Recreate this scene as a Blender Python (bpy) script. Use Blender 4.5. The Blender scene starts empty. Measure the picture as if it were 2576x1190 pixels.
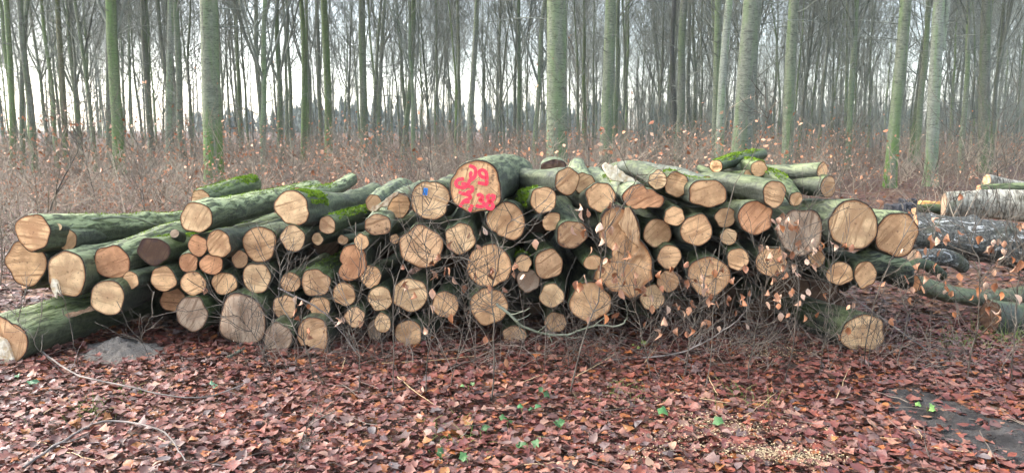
import bpy, math, random
import numpy as np
from mathutils import Vector, Matrix, noise as mnoise

# ------------------------------------------------------------------ camera, sky, sun, exposure
SC = bpy.context.scene
COL = SC.collection
PITCH = math.radians(8.05); EYE = 1.6; HFOV = math.radians(67.0)
FPX = 1288.0 / math.tan(HFOV / 2)            # focal length in units of a 2576 px wide picture
cam_d = bpy.data.cameras.new('camera'); cam = bpy.data.objects.new('camera', cam_d); COL.objects.link(cam)
cam_d.sensor_width = 36.0; cam_d.lens = 18.0 / math.tan(HFOV / 2)
cam_d.clip_start = 0.05; cam_d.clip_end = 2000.0
cam.location = (0, 0, EYE); cam.rotation_euler = (math.pi / 2 - PITCH, 0, 0)
SC.camera = cam

SUN_EL, SUN_AZ = math.radians(36), math.radians(-70)     # azimuth from +Y towards +X
world = bpy.data.worlds.new('World'); SC.world = world; world.use_nodes = True
wn, wl = world.node_tree.nodes, world.node_tree.links
wn.clear()
sky = wn.new('ShaderNodeTexSky'); sky.sky_type = 'NISHITA'; sky.sun_disc = False
sky.sun_elevation = SUN_EL; sky.sun_rotation = SUN_AZ
sky.air_density = 1.0; sky.dust_density = 2.2; sky.ozone_density = 1.0
hsv = wn.new('ShaderNodeHueSaturation'); hsv.inputs['Saturation'].default_value = 0.62
bg = wn.new('ShaderNodeBackground'); bg.inputs['Strength'].default_value = 0.15
wo = wn.new('ShaderNodeOutputWorld')
wl.new(sky.outputs[0], hsv.inputs['Color']); wl.new(hsv.outputs[0], bg.inputs['Color']); wl.new(bg.outputs[0], wo.inputs['Surface'])
sun_d = bpy.data.lights.new('sun', 'SUN'); sun_d.energy = 1.2; sun_d.angle = math.radians(80); sun_d.color = (1.0, 0.97, 0.92)
sun = bpy.data.objects.new('sun', sun_d); COL.objects.link(sun)
sdir = Vector((math.sin(SUN_AZ) * math.cos(SUN_EL), math.cos(SUN_AZ) * math.cos(SUN_EL), math.sin(SUN_EL)))
sun.rotation_euler = sdir.to_track_quat('Z', 'Y').to_euler()
SC.view_settings.view_transform = 'Standard'; SC.view_settings.look = 'None'
SC.view_settings.exposure = 2.4; SC.view_settings.gamma = 1.0
try: SC.view_settings.use_curve_mapping = False
except Exception: pass
SC.render.engine = 'CYCLES'
SC.cycles.use_denoising = True
SC.cycles.max_bounces = 4; SC.cycles.diffuse_bounces = 2; SC.cycles.glossy_bounces = 1
SC.cycles.use_adaptive_sampling = True; SC.cycles.adaptive_threshold = 0.025
SC.cycles.transmission_bounces = 2; SC.cycles.transparent_max_bounces = 4; SC.cycles.volume_bounces = 0

# ------------------------------------------------------------------ helpers
rng = np.random.default_rng(7)
random.seed(7)
CP, SP = math.cos(PITCH), math.sin(PITCH)
def depth_t(y, Y):
    v = (595 - y) / FPX
    return Y / (CP + v * SP), v
def P(x, y, Y):                       # picture coordinates (2576 wide) at depth Y -> world point
    t, v = depth_t(y, Y)
    return Vector(((x - 1288) / FPX * t, Y, EYE + t * (v * CP - SP)))
def ground_Y(y):                      # depth of flat ground seen at picture height y
    v = (595 - y) / FPX
    return EYE * (CP + v * SP) / (SP - v * CP)
def G(x, y):
    return P(x, y, ground_Y(y))
REG = {1: (0, 650), 2: (700, 650), 3: (1300, 580), 4: (1900, 580), 5: (2500, 580), 6: (3184, 600)}
def rz(reg, zx, zy):
    x0, y0 = REG[reg]
    return ((x0 + zx * 0.67227) / 1.54658, (y0 + zy * 0.67227) / 1.54658)

def tag(o, label=None, cat=None, group=None, kind=None):
    if label: o['label'] = label
    if cat: o['category'] = cat
    if group: o['group'] = group
    if kind: o['kind'] = kind
    return o
def empty(name, loc=(0, 0, 0)):
    o = bpy.data.objects.new(name, None); COL.objects.link(o); o.location = loc; o.empty_display_size = 0.1
    return o
def link(name, me, parent=None, color=None):
    o = bpy.data.objects.new(name, me); COL.objects.link(o)
    if parent: o.parent = parent
    if color is not None: o.color = (*color[:3], 1.0)
    return o
def mesh_np(name, V, Q=None, T=None, mat=None, col=None, uv=None, smooth=True, matidx=None, mats=None):
    V = np.asarray(V, dtype=np.float32).reshape(-1, 3)
    parts = []; starts = []; n = 0
    cnt = 0
    if Q is not None and len(Q):
        Q = np.asarray(Q, dtype=np.int32).reshape(-1, 4); parts.append(Q.ravel()); starts.append(np.arange(len(Q)) * 4); n += len(Q) * 4; cnt += len(Q)
    if T is not None and len(T):
        T = np.asarray(T, dtype=np.int32).reshape(-1, 3); parts.append(T.ravel()); starts.append(n + np.arange(len(T)) * 3); cnt += len(T)
    loops = np.concatenate(parts); starts = np.concatenate(starts).astype(np.int32)
    me = bpy.data.meshes.new(name)
    me.vertices.add(len(V)); me.vertices.foreach_set('co', V.ravel())
    me.loops.add(len(loops)); me.loops.foreach_set('vertex_index', loops.astype(np.int32))
    me.polygons.add(cnt); me.polygons.foreach_set('loop_start', starts)
    if smooth: me.polygons.foreach_set('use_smooth', np.ones(cnt, dtype=bool))
    if matidx is not None: me.polygons.foreach_set('material_index', np.asarray(matidx, dtype=np.int32))
    if col is not None:
        a = me.color_attributes.new('Col', 'FLOAT_COLOR', 'POINT')
        c = np.ones((len(V), 4), dtype=np.float32); c[:, :3] = col; a.data.foreach_set('color', c.ravel())
    if uv is not None:
        u = me.uv_layers.new(name='face'); u.data.foreach_set('uv', np.asarray(uv, dtype=np.float32)[loops].ravel())
    me.update(calc_edges=True); me.validate()
    for m in (mats or ([mat] if mat else [])): me.materials.append(m)
    return me
def tubes(paths, radii, sides=3, base=0):
    """paths (n,k,3), radii (n,k) -> verts, quads"""
    paths = np.asarray(paths, float); radii = np.asarray(radii, float)
    n, k, _ = paths.shape
    t = np.gradient(paths, axis=1); t /= np.linalg.norm(t, axis=2, keepdims=True) + 1e-9
    ref = np.zeros_like(t); ref[..., 0] = 0.83; ref[..., 1] = 0.52; ref[..., 2] = 0.2
    alt = np.zeros_like(t); alt[..., 2] = 1.0
    dot = np.abs((t * ref).sum(2)).max(axis=1)
    ref = np.where((dot > 0.93)[:, None, None], alt, ref)
    u = np.cross(t, ref); u /= np.linalg.norm(u, axis=2, keepdims=True) + 1e-9
    v = np.cross(t, u)
    a = np.arange(sides) / sides * 2 * np.pi
    ring = paths[:, :, None, :] + radii[:, :, None, None] * (np.cos(a)[None, None, :, None] * u[:, :, None, :] + np.sin(a)[None, None, :, None] * v[:, :, None, :])
    idx = np.arange(n * k * sides).reshape(n, k, sides) + base
    nx = np.roll(idx, -1, axis=2)
    q = np.stack([idx[:, :-1], nx[:, :-1], nx[:, 1:], idx[:, 1:]], axis=-1).reshape(-1, 4)
    return ring.reshape(-1, 3), q
class Tubes:
    def __init__(self): self.V = []; self.Q = []; self.n = 0
    def add(self, paths, radii, sides=3):
        if len(paths) == 0: return
        v, q = tubes(paths, radii, sides, self.n); self.V.append(v); self.Q.append(q); self.n += len(v)
    def mesh(self, name, mat): return mesh_np(name, np.concatenate(self.V), np.concatenate(self.Q), mat=mat)
def smooth_path(pts, k):
    pts = np.asarray(pts, float); n = len(pts)
    if n == 2: return pts[0] + (pts[1] - pts[0]) * np.linspace(0, 1, k)[:, None]
    s = np.linspace(0, n - 1, k); out = []
    for x in s:
        i = min(int(x), n - 2); f = x - i
        p0 = pts[max(i - 1, 0)]; p1 = pts[i]; p2 = pts[i + 1]; p3 = pts[min(i + 2, n - 1)]
        out.append(0.5 * (2 * p1 + (p2 - p0) * f + (2 * p0 - 5 * p1 + 4 * p2 - p3) * f * f + (3 * p1 - p0 - 3 * p2 + p3) * f ** 3))
    return np.array(out)

# ------------------------------------------------------------------ materials
class NT:
    def __init__(self, name):
        self.m = bpy.data.materials.new(name); self.m.use_nodes = True
        self.t = self.m.node_tree; self.t.nodes.clear()
        self.out = self.t.nodes.new('ShaderNodeOutputMaterial')
        self.b = self.t.nodes.new('ShaderNodeBsdfPrincipled'); self.t.links.new(self.b.outputs[0], self.out.inputs['Surface'])
    def n(self, typ, **kw):
        nd = self.t.nodes.new(typ)
        for k, v in kw.items():
            if k in nd.bl_rna.properties.keys() and k not in nd.inputs.keys(): setattr(nd, k, v)
            else: self.s(nd.inputs[k], v)
        return nd
    def s(self, inp, v):
        if hasattr(v, 'is_output'): self.t.links.new(v, inp)
        else:
            try: inp.default_value = v
            except Exception: inp.default_value = (*v, 1.0)
    def math(self, op, a, b=0.0, c=None, clamp=False):
        nd = self.t.nodes.new('ShaderNodeMath'); nd.operation = op; nd.use_clamp = clamp
        self.s(nd.inputs[0], a); self.s(nd.inputs[1], b)
        if c is not None: self.s(nd.inputs[2], c)
        return nd.outputs[0]
    def mix(self, f, a, b, blend='MIX'):
        nd = self.t.nodes.new('ShaderNodeMix'); nd.data_type = 'RGBA'; nd.blend_type = blend
        self.s(nd.inputs[0], f); self.s(nd.inputs[6], a); self.s(nd.inputs[7], b)
        return nd.outputs[2]
    def ramp(self, x, lo, hi, a=0.0, b=1.0):
        nd = self.t.nodes.new('ShaderNodeMapRange'); nd.interpolation_type = 'SMOOTHSTEP'
        for i, v in enumerate((x, lo, hi, a, b)): self.s(nd.inputs[i], v)
        return nd.outputs[0]
    def noise(self, vec, scale, detail=4.0, rough=0.55, dist=0.0):
        nd = self.t.nodes.new('ShaderNodeTexNoise')
        if vec is not None: self.t.links.new(vec, nd.inputs['Vector'])
        nd.inputs['Scale'].default_value = scale; nd.inputs['Detail'].default_value = detail
        nd.inputs['Roughness'].default_value = rough; nd.inputs['Distortion'].default_value = dist
        return nd.outputs['Fac']
    def mapping(self, vec, scale=(1, 1, 1), rot=None, loc=None):
        nd = self.t.nodes.new('ShaderNodeMapping'); self.t.links.new(vec, nd.inputs['Vector'])
        nd.inputs['Scale'].default_value = scale
        if rot is not None: self.s(nd.inputs['Rotation'], rot)
        if loc is not None: self.s(nd.inputs['Location'], loc)
        return nd.outputs[0]
    def obj(self): return self.n('ShaderNodeTexCoord').outputs['Object']
    def info(self): return self.n('ShaderNodeObjectInfo')
    def attr(self, name, typ='OBJECT'):
        nd = self.t.nodes.new('ShaderNodeAttribute'); nd.attribute_type = typ; nd.attribute_name = name
        return nd
    def comb(self, x, y, z):
        nd = self.t.nodes.new('ShaderNodeCombineXYZ')
        for i, v in enumerate((x, y, z)): self.s(nd.inputs[i], v)
        return nd.outputs[0]
    def sep(self, v):
        nd = self.t.nodes.new('ShaderNodeSeparateXYZ'); self.t.links.new(v, nd.inputs[0]); return nd.outputs
    def vadd(self, a, b):
        nd = self.t.nodes.new('ShaderNodeVectorMath'); nd.operation = 'ADD'; self.s(nd.inputs[0], a); self.s(nd.inputs[1], b); return nd.outputs[0]
    def vscale(self, a, s):
        nd = self.t.nodes.new('ShaderNodeVectorMath'); nd.operation = 'SCALE'; self.s(nd.inputs[0], a); self.s(nd.inputs['Scale'], s); return nd.outputs[0]
    def bump(self, h, strength=0.5, dist=0.01, prev=None):
        nd = self.t.nodes.new('ShaderNodeBump'); nd.inputs['Strength'].default_value = strength; nd.inputs['Distance'].default_value = dist
        self.s(nd.inputs['Height'], h)
        if prev is not None: self.t.links.new(prev, nd.inputs['Normal'])
        return nd.outputs[0]
    def fin(self, color=None, rough=0.8, normal=None, spec=0.3):
        if color is not None: self.s(self.b.inputs['Base Color'], color)
        self.s(self.b.inputs['Roughness'], rough)
        self.b.inputs['Specular IOR Level'].default_value = spec
        if normal is not None: self.t.links.new(normal, self.b.inputs['Normal'])
        return self.m

def mat_cut():
    N = NT('sawn_wood')
    inf = N.info(); o = N.obj(); r = inf.outputs['Random']
    shift = N.vscale(N.comb(r, N.math('MULTIPLY', r, 7.3), N.math('MULTIPLY', r, 3.1)), 37.0)
    p = N.vadd(o, shift)
    uv = N.n('ShaderNodeUVMap', uv_map='face').outputs[0]
    u3 = N.sep(uv)
    rad = N.math('SQRT', N.math('ADD', N.math('MULTIPLY', u3[0], u3[0]), N.math('MULTIPLY', u3[1], u3[1])))
    nlow = N.noise(p, 9.0, 3.0)
    nmid = N.noise(p, 38.0, 4.0, 0.6)
    nfine = N.noise(p, 240.0, 2.0)
    # saw lines: rotated and stretched noise
    ang = N.math('ADD', N.attr('saw').outputs['Fac'], N.math('MULTIPLY', nlow, 0.5))
    rv = N.comb(0.0, ang, 0.0)
    warp = N.vadd(o, N.vscale(N.comb(0.0, 0.0, nlow), 0.03))
    sl = N.mapping(N.mapping(warp, rot=rv), scale=(2.2, 1.0, 50.0))
    saw = N.noise(N.vadd(sl, shift), 1.0, 2.0, 0.6)
    sawl = N.ramp(saw, 0.50, 0.68)
    # rings
    rr = N.math('ADD', N.math('MULTIPLY', rad, 15.0), N.math('MULTIPLY', nmid, 2.2))
    ring = N.math('SINE', N.math('MULTIPLY', rr, 6.283))
    c = inf.outputs['Color']
    c1 = N.mix(N.ramp(nlow, 0.35, 0.68), N.mix(1.0, c, (0.72, 0.66, 0.6, 1), 'MULTIPLY'), N.mix(1.0, c, (1.2, 1.17, 1.1, 1), 'MULTIPLY'))
    c2 = N.mix(N.math('MULTIPLY', N.ramp(ring, 0.2, 1.0), 0.10), c1, (0.22, 0.11, 0.05, 1))
    c3 = N.mix(N.math('MULTIPLY', sawl, N.ramp(nlow, 0.32, 0.6, 0.3, 0.85)), c2, N.mix(1.0, c, (0.42, 0.33, 0.26, 1), 'MULTIPLY'))
    # heart: slightly darker irregular core and a dark pith
    heart = N.math('MULTIPLY', N.ramp(N.math('ADD', rad, N.math('MULTIPLY', N.math('SUBTRACT', nlow, 0.5), 1.3)), 0.1, 0.75, 1.0, 0.0), N.math('MULTIPLY', N.ramp(r, 0.2, 0.9), 0.6))
    c4 = N.mix(heart, c3, N.mix(1.0, c, (0.62, 0.5, 0.43, 1), 'MULTIPLY'))
    pith = N.ramp(N.math('ADD', rad, N.math('MULTIPLY', nmid, 0.10)), 0.055, 0.13, 0.6, 0.0)
    c5 = N.mix(pith, c4, (0.08, 0.045, 0.025, 1))
    # stains and specks
    st = N.attr('stain').outputs['Fac']
    nst = N.noise(p, 17.0, 6.0, 0.72)
    edge = N.math('MULTIPLY', N.ramp(rad, 0.3, 1.0), 0.16)
    stain = N.ramp(N.math('ADD', N.math('ADD', nst, edge), N.math('MULTIPLY', st, 0.3)), 0.72, 0.86, 0.0, 0.85)
    c6 = N.mix(stain, c5, (0.06, 0.035, 0.03, 1))
    speck = N.ramp(N.noise(p, 90.0, 2.0), 0.64, 0.70, 0.0, 0.7)
    c7 = N.mix(speck, c6, (0.12, 0.06, 0.03, 1))
    rim = N.ramp(N.math('ADD', rad, N.math('MULTIPLY', N.math('SUBTRACT', nmid, 0.5), 0.10)), 0.90, 0.985, 0.0, 0.75)
    c8 = N.mix(rim, c7, N.mix(1.0, c, (0.42, 0.26, 0.17, 1), 'MULTIPLY'))
    # radial drying cracks
    th = N.math('ARCTAN2', u3[1], u3[0])
    cr = N.noise(N.vadd(N.comb(N.math('MULTIPLY', th, 3.2), N.math('MULTIPLY', rad, 0.7), 0.0), shift), 1.0, 3.0, 0.7)
    crack = N.math('MULTIPLY', N.ramp(N.math('ABSOLUTE', N.math('SUBTRACT', cr, 0.62)), 0.0, 0.012, 1.0, 0.0), N.ramp(rad, 0.08, 0.3))
    c9 = N.mix(N.math('MULTIPLY', crack, 0.38), c8, (0.08, 0.04, 0.02, 1))
    h = N.math('SUBTRACT', N.math('ADD', N.math('MULTIPLY', saw, 0.7), N.math('MULTIPLY', nfine, 0.35)), N.math('MULTIPLY', crack, 0.8))
    return N.fin(c9, 0.78, N.bump(h, 0.55, 0.006), 0.25)

def mat_bark(name, axis='y'):
    N = NT(name)
    inf = N.info(); o = N.obj(); r = inf.outputs['Random']
    shift = N.vscale(N.comb(r, N.math('MULTIPLY', r, 5.3), N.math('MULTIPLY', r, 9.1)), 23.0)
    p = N.vadd(o, shift)
    along = (1, 0.11, 1) if axis == 'y' else (1, 1, 0.2)
    cross = (1, 3.2, 1) if axis == 'y' else (1, 1, 4.0)
    ps = N.mapping(N.vadd(p, N.vscale(N.comb(N.noise(p, 4.0, 2.0), 0.0, N.noise(p, 5.0, 2.0)), 0.07)), scale=along)
    pc = N.mapping(p, scale=cross)
    nz = N.sep(N.n('ShaderNodeNewGeometry').outputs['Normal'])[2]
    up = N.ramp(nz, -0.15, 0.85)
    n1 = N.noise(p, 5.0, 5.0, 0.6); n2 = N.noise(p, 26.0, 5.0, 0.65); n3 = N.noise(ps, 36.0, 4.0, 0.6, 0.4)
    n4 = N.noise(pc, 14.0, 3.0, 0.6)
    fur = N.attr('furrow').outputs['Fac']; alg = N.attr('algae').outputs['Fac']
    c = inf.outputs['Color']
    a = N.mix(N.ramp(n2, 0.3, 0.7), N.mix(1.0, c, (0.45, 0.47, 0.45, 1), 'MULTIPLY'), N.mix(1.0, c, (1.3, 1.3, 1.25, 1), 'MULTIPLY'))
    # green algae film, thicker on the weather side
    ga = N.math('MULTIPLY', N.math('MULTIPLY', N.ramp(N.math('ADD', n1, N.math('MULTIPLY', n2, 0.35)), 0.45, 0.85), N.math('ADD', N.math('MULTIPLY', up, 0.95), 0.05)), alg, clamp=True)
    a = N.mix(ga, a, N.mix(n2, (0.04, 0.062, 0.014, 1), (0.13, 0.165, 0.045, 1)))
    # pale ridges of the weathered bark on the upper side
    ridge = N.ramp(n3, 0.42, 0.58)
    fr = N.math('MULTIPLY', N.math('MULTIPLY', ridge, fur), N.math('ADD', N.math('MULTIPLY', up, 0.85), 0.1), clamp=True)
    a = N.mix(fr, a, N.mix(n1, (0.22, 0.27, 0.10, 1), (0.46, 0.50, 0.29, 1)))
    # lichen spots
    li = N.ramp(N.noise(p, 11.0, 6.0, 0.7), 0.60, 0.68, 0.0, 0.55)
    a = N.mix(N.math('MULTIPLY', li, N.math('ADD', N.math('MULTIPLY', up, 0.7), 0.3)), a, (0.15, 0.165, 0.125, 1))
    dark = N.ramp(N.noise(pc, 7.0, 5.0, 0.7), 0.60, 0.70, 0.0, 0.6)
    a = N.mix(dark, a, (0.02, 0.022, 0.018, 1))
    h = N.math('ADD', N.math('ADD', N.math('MULTIPLY', n3, N.math('ADD', 0.35, N.math('MULTIPLY', fur, 1.2))), N.math('MULTIPLY', n2, 0.45)), N.math('MULTIPLY', n4, 0.35))
    return N.fin(a, 0.62, N.bump(h, 0.8, 0.012), 0.35)

def mat_rim():
    N = NT('bark_edge'); o = N.obj()
    return N.fin(N.mix(N.noise(o, 60.0), (0.012, 0.009, 0.008, 1), (0.07, 0.042, 0.026, 1)), 0.9)

def mat_trunk():
    N = NT('tree_bark'); inf = N.info(); o = N.obj(); r = inf.outputs['Random']
    p = N.vadd(o, N.vscale(N.comb(r, N.math('MULTIPLY', r, 3.7), N.math('MULTIPLY', r, 1.9)), 31.0))
    pv = N.mapping(p, scale=(1, 1, 0.12)); ph = N.mapping(p, scale=(0.8, 0.8, 6.0))
    n1 = N.noise(pv, 6.0, 4.0); n2 = N.noise(p, 18.0, 5.0, 0.65); n3 = N.noise(ph, 3.0, 3.0, 0.55)
    z = N.sep(o)[2]
    c = inf.outputs['Color']
    a = N.mix(N.ramp(n2, 0.3, 0.72), N.mix(1.0, c, (0.74, 0.74, 0.72, 1), 'MULTIPLY'), N.mix(1.0, c, (1.22, 1.22, 1.2, 1), 'MULTIPLY'))
    a = N.mix(N.ramp(n1, 0.42, 0.66, 0.0, 0.9), a, N.mix(1.0, c, (0.82, 1.0, 0.68, 1), 'MULTIPLY'))
    line = N.ramp(N.math('ABSOLUTE', N.math('SUBTRACT', n3, 0.5)), 0.0, 0.024, 0.75, 0.0)
    a = N.mix(line, a, (0.03, 0.032, 0.025, 1))
    moss = N.attr('moss').outputs['Fac']
    mm = N.math('MULTIPLY', N.math('MULTIPLY', N.ramp(z, 0.2, 2.6, 1.0, 0.0), N.ramp(N.math('ADD', n1, N.math('MULTIPLY', n2, 0.5)), 0.55, 0.85)), moss, clamp=True)
    a = N.mix(mm, a, N.mix(n2, (0.035, 0.08, 0.012, 1), (0.12, 0.22, 0.03, 1)))
    spot = N.ramp(N.noise(p, 34.0, 2.0), 0.70, 0.75, 0.0, 0.5)
    a = N.mix(spot, a, (0.42, 0.44, 0.38, 1))
    h = N.math('ADD', N.math('MULTIPLY', n2, 0.5), N.math('MULTIPLY', N.ramp(N.math('ABSOLUTE', N.math('SUBTRACT', n3, 0.5)), 0.0, 0.03), 0.5))
    return N.fin(a, 0.8, N.bump(h, 0.6, 0.02), 0.2)

def mat_twig(name, ca, cb, scale=3.0, rough=0.75):
    N = NT(name); inf = N.info(); o = N.obj()
    f = N.noise(o, scale, 3.0)
    return N.fin(N.mix(N.ramp(f, 0.35, 0.65), (*ca, 1), (*cb, 1)), rough)

def mat_objcol(name, var=0.35, rough=0.6, scale=60.0, bump=0.3, spec=0.3, trans=0.0):
    N = NT(name); inf = N.info(); o = N.obj(); c = inf.outputs['Color']
    f = N.noise(o, scale, 4.0)
    a = N.mix(N.ramp(f, 0.3, 0.7), N.mix(1.0, c, (1 - var, 1 - var, 1 - var, 1), 'MULTIPLY'), N.mix(1.0, c, (1 + var, 1 + var, 1 + var, 1), 'MULTIPLY'))
    return N.fin(a, rough, N.bump(f, bump, 0.004), spec)

def mat_leafcol(name, rough=0.42, spec=0.5):
    N = NT(name); c = N.attr('Col', 'GEOMETRY').outputs['Color']; o = N.obj()
    f = N.noise(o, 70.0, 4.0); g = N.noise(o, 240.0, 2.0)
    a = N.mix(N.ramp(f, 0.3, 0.7), N.mix(1.0, c, (0.72, 0.68, 0.66, 1), 'MULTIPLY'), N.mix(1.0, c, (1.2, 1.2, 1.2, 1), 'MULTIPLY'))
    return N.fin(a, N.ramp(f, 0.3, 0.7, rough - 0.08, rough + 0.25), N.bump(g, 0.25, 0.002), spec)

def mat_ground():
    N = NT('forest_floor'); o = N.obj()
    vo = N.n('ShaderNodeTexVoronoi'); N.t.links.new(o, vo.inputs['Vector']); vo.inputs['Scale'].default_value = 15.0
    rv = N.sep(vo.outputs['Color'])
    n = N.noise(o, 1.3, 5.0, 0.6); n2 = N.noise(o, 40.0, 5.0, 0.7)
    leaf = N.mix(rv[0], (0.06, 0.034, 0.024, 1), (0.17, 0.095, 0.06, 1))
    leaf = N.mix(N.ramp(rv[1], 0.6, 1.0), leaf, (0.20, 0.095, 0.04, 1))
    a = N.mix(N.ramp(n, 0.25, 0.6, 0.45, 1.0), (0.045, 0.03, 0.022, 1), leaf)
    a = N.mix(N.ramp(n2, 0.45, 0.7, 0.0, 0.6), a, (0.05, 0.03, 0.022, 1))
    h = N.math('ADD', N.math('MULTIPLY', vo.outputs['Distance'], 3.0), n2)
    return N.fin(a, 0.75, N.bump(h, 0.6, 0.02), 0.3)

def mat_mud():
    N = NT('mud'); o = N.obj()
    n = N.noise(o, 5.0, 6.0, 0.65); n2 = N.noise(o, 55.0, 5.0, 0.7); n3 = N.noise(N.mapping(o, rot=(0, 0, 0.5), scale=(1, 5, 1)), 5.0, 3.0)
    a = N.mix(N.ramp(n, 0.35, 0.65), (0.022, 0.018, 0.015, 1), (0.10, 0.088, 0.076, 1))
    a = N.mix(N.ramp(n2, 0.5, 0.72, 0.0, 0.7), a, (0.035, 0.03, 0.028, 1))
    h = N.math('ADD', N.math('ADD', n2, N.math('MULTIPLY', n, 2.0)), n3)
    return N.fin(a, 0.7, N.bump(h, 1.0, 0.035), 0.3)

def mat_clay():
    N = NT('sandy_soil'); o = N.obj()
    n = N.noise(o, 12.0, 6.0, 0.7); n2 = N.noise(o, 70.0, 5.0, 0.75)
    a = N.mix(n, (0.17, 0.145, 0.12, 1), (0.40, 0.36, 0.31, 1))
    a = N.mix(N.ramp(n2, 0.45, 0.65, 0.0, 0.6), a, (0.12, 0.10, 0.08, 1))
    return N.fin(a, 0.95, N.bump(N.math('ADD', n, n2), 1.0, 0.03), 0.1)

def mat_birch(dark):
    N = NT('birch_bark_dark' if dark else 'birch_bark_shaggy'); o = N.obj(); r = N.info().outputs['Random']
    p = N.vadd(o, N.vscale(N.comb(r, r, r), 19.0))
    pc = N.mapping(p, scale=(1, 0.45, 1)); pr = N.mapping(p, scale=(0.7, 7.0, 0.7))
    n = N.noise(pc, 13.0, 6.0, 0.75, 0.8); n2 = N.noise(p, 45.0, 5.0, 0.7); n3 = N.noise(pr, 7.0, 4.0, 0.6, 1.0)
    if dark:
        a = N.mix(N.ramp(n2, 0.35, 0.7), (0.03, 0.032, 0.03, 1), (0.17, 0.17, 0.145, 1))
        a = N.mix(N.ramp(n, 0.56, 0.61), a, N.mix(n2, (0.42, 0.43, 0.40, 1), (0.85, 0.87, 0.85, 1)))
        a = N.mix(N.ramp(N.noise(p, 3.0, 4.0), 0.5, 0.7, 0, 0.45), a, (0.13, 0.15, 0.06, 1))
    else:
        a = N.mix(N.ramp(n3, 0.35, 0.62), (0.10, 0.09, 0.065, 1), N.mix(n2, (0.42, 0.39, 0.30, 1), (0.72, 0.69, 0.58, 1)))
        a = N.mix(N.ramp(n, 0.60, 0.68, 0, 0.8), a, (0.05, 0.05, 0.04, 1))
        a = N.mix(N.ramp(N.noise(p, 4.0, 4.0), 0.52, 0.72, 0, 0.5), a, (0.16, 0.19, 0.07, 1))
    h = N.math('ADD', N.math('MULTIPLY', n, 2.0), N.math('ADD', n2, N.math('MULTIPLY', n3, 1.2)))
    return N.fin(a, 0.75, N.bump(h, 1.0, 0.03), 0.3)

def mat_plain(name, ca, cb, scale=30.0, rough=0.7, bump=0.4, dist=0.005, spec=0.3, stretch=(1, 1, 1)):
    N = NT(name); o = N.obj(); f = N.noise(N.mapping(o, scale=stretch), scale, 5.0, 0.65)
    return N.fin(N.mix(N.ramp(f, 0.3, 0.7), (*ca, 1), (*cb, 1)), rough, N.bump(f, bump, dist), spec)

M_CUT = mat_cut(); M_BARK = mat_bark('beech_log_bark'); M_RIM = mat_rim(); M_TRUNK = mat_trunk()
M_BIRCH_D = mat_birch(True); M_BIRCH_S = mat_birch(False)
M_BRANCH = mat_twig('bare_branch', (0.085, 0.095, 0.075), (0.21, 0.225, 0.175), 0.7)
M_BRUSH = mat_twig('brush_twig', (0.13, 0.10, 0.07), (0.37, 0.30, 0.215), 0.9)
M_STEM = mat_twig('sapling_bark', (0.04, 0.032, 0.024), (0.15, 0.125, 0.095), 9.0)
M_THICK = mat_twig('thicket_twig', (0.04, 0.03, 0.022), (0.24, 0.19, 0.15), 2.5)
M_LEAF = mat_objcol('dry_leaf', 0.3, 0.5, 45.0, 0.3, 0.4)
M_LITTER = mat_leafcol('leaf_litter', 0.42, 0.4)
M_BRLEAF = mat_leafcol('brush_leaf', 0.6, 0.3)
M_GROUND = mat_ground(); M_MUD = mat_mud(); M_CLAY = mat_clay()
M_MOSS = mat_plain('moss', (0.05, 0.10, 0.008), (0.24, 0.36, 0.03), 25.0, 0.9, 0.6, 0.01, 0.1)
M_PAINT = mat_plain('red_marking_paint', (0.86, 0.03, 0.06), (0.95, 0.08, 0.12), 70.0, 0.5, 0.25, 0.002)
M_TAGB = mat_plain('blue_plastic', (0.01, 0.17, 0.52), (0.02, 0.24, 0.65), 40.0, 0.35, 0.1, 0.001, 0.5)
M_INK = mat_plain('black_print', (0.01, 0.02, 0.04), (0.02, 0.03, 0.06), 40.0, 0.5)
M_IVY = mat_objcol('green_leaf', 0.25, 0.5, 60.0, 0.3, 0.4)
M_STRAW = mat_plain('straw', (0.38, 0.25, 0.12), (0.62, 0.46, 0.26), 30.0, 0.7)
M_GRASS = mat_plain('grass_blade', (0.08, 0.16, 0.025), (0.26, 0.30, 0.09), 5.0, 0.7)
M_SAWDUST = mat_plain('sawdust', (0.36, 0.26, 0.14), (0.60, 0.47, 0.29), 60.0, 0.9)
M_TORN = mat_plain('torn_wood', (0.50, 0.36, 0.20), (0.86, 0.78, 0.62), 22.0, 0.8, 1.0, 0.02, 0.2, (1, 0.15, 1))
M_ROT = mat_plain('charred_wood', (0.012, 0.012, 0.014), (0.075, 0.072, 0.075), 18.0, 0.8, 1.0, 0.02)
M_FAR = mat_twig('far_conifer', (0.02, 0.034, 0.026), (0.04, 0.06, 0.045), 0.4)

# ------------------------------------------------------------------ ground
def ghash(x, y):
    return 0.03 * mnoise.noise(Vector((x * 0.9, y * 0.9, 0.3))) + 0.012 * mnoise.noise(Vector((x * 3.1, y * 3.1, 4.3)))
def gz(x, y):
    far = min(1.0, max(0.0, (math.hypot(x, y) - 9.0) / 20.0))
    return ghash(x, y) + far * 0.12 * mnoise.noise(Vector((x * 0.12, y * 0.12, 1.7)))
def axis_pts(lo, hi, step):
    core = list(np.arange(lo, hi + 1e-6, step)); ext = []
    d, x = step, hi
    while x < 300: d *= 1.22; x = min(300.0, x + d); ext.append(x)
    left = []; d, x = step, lo
    while x > -300: d *= 1.22; x = max(-300.0, x - d); left.append(x)
    return np.array(left[::-1] + core + ext)
gx = axis_pts(-6, 6, 0.15); gy = axis_pts(2, 13, 0.15)
GV = np.array([(x, y, gz(x, y)) for y in gy for x in gx])
ii = np.arange(len(gx) * len(gy)).reshape(len(gy), len(gx))
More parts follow.
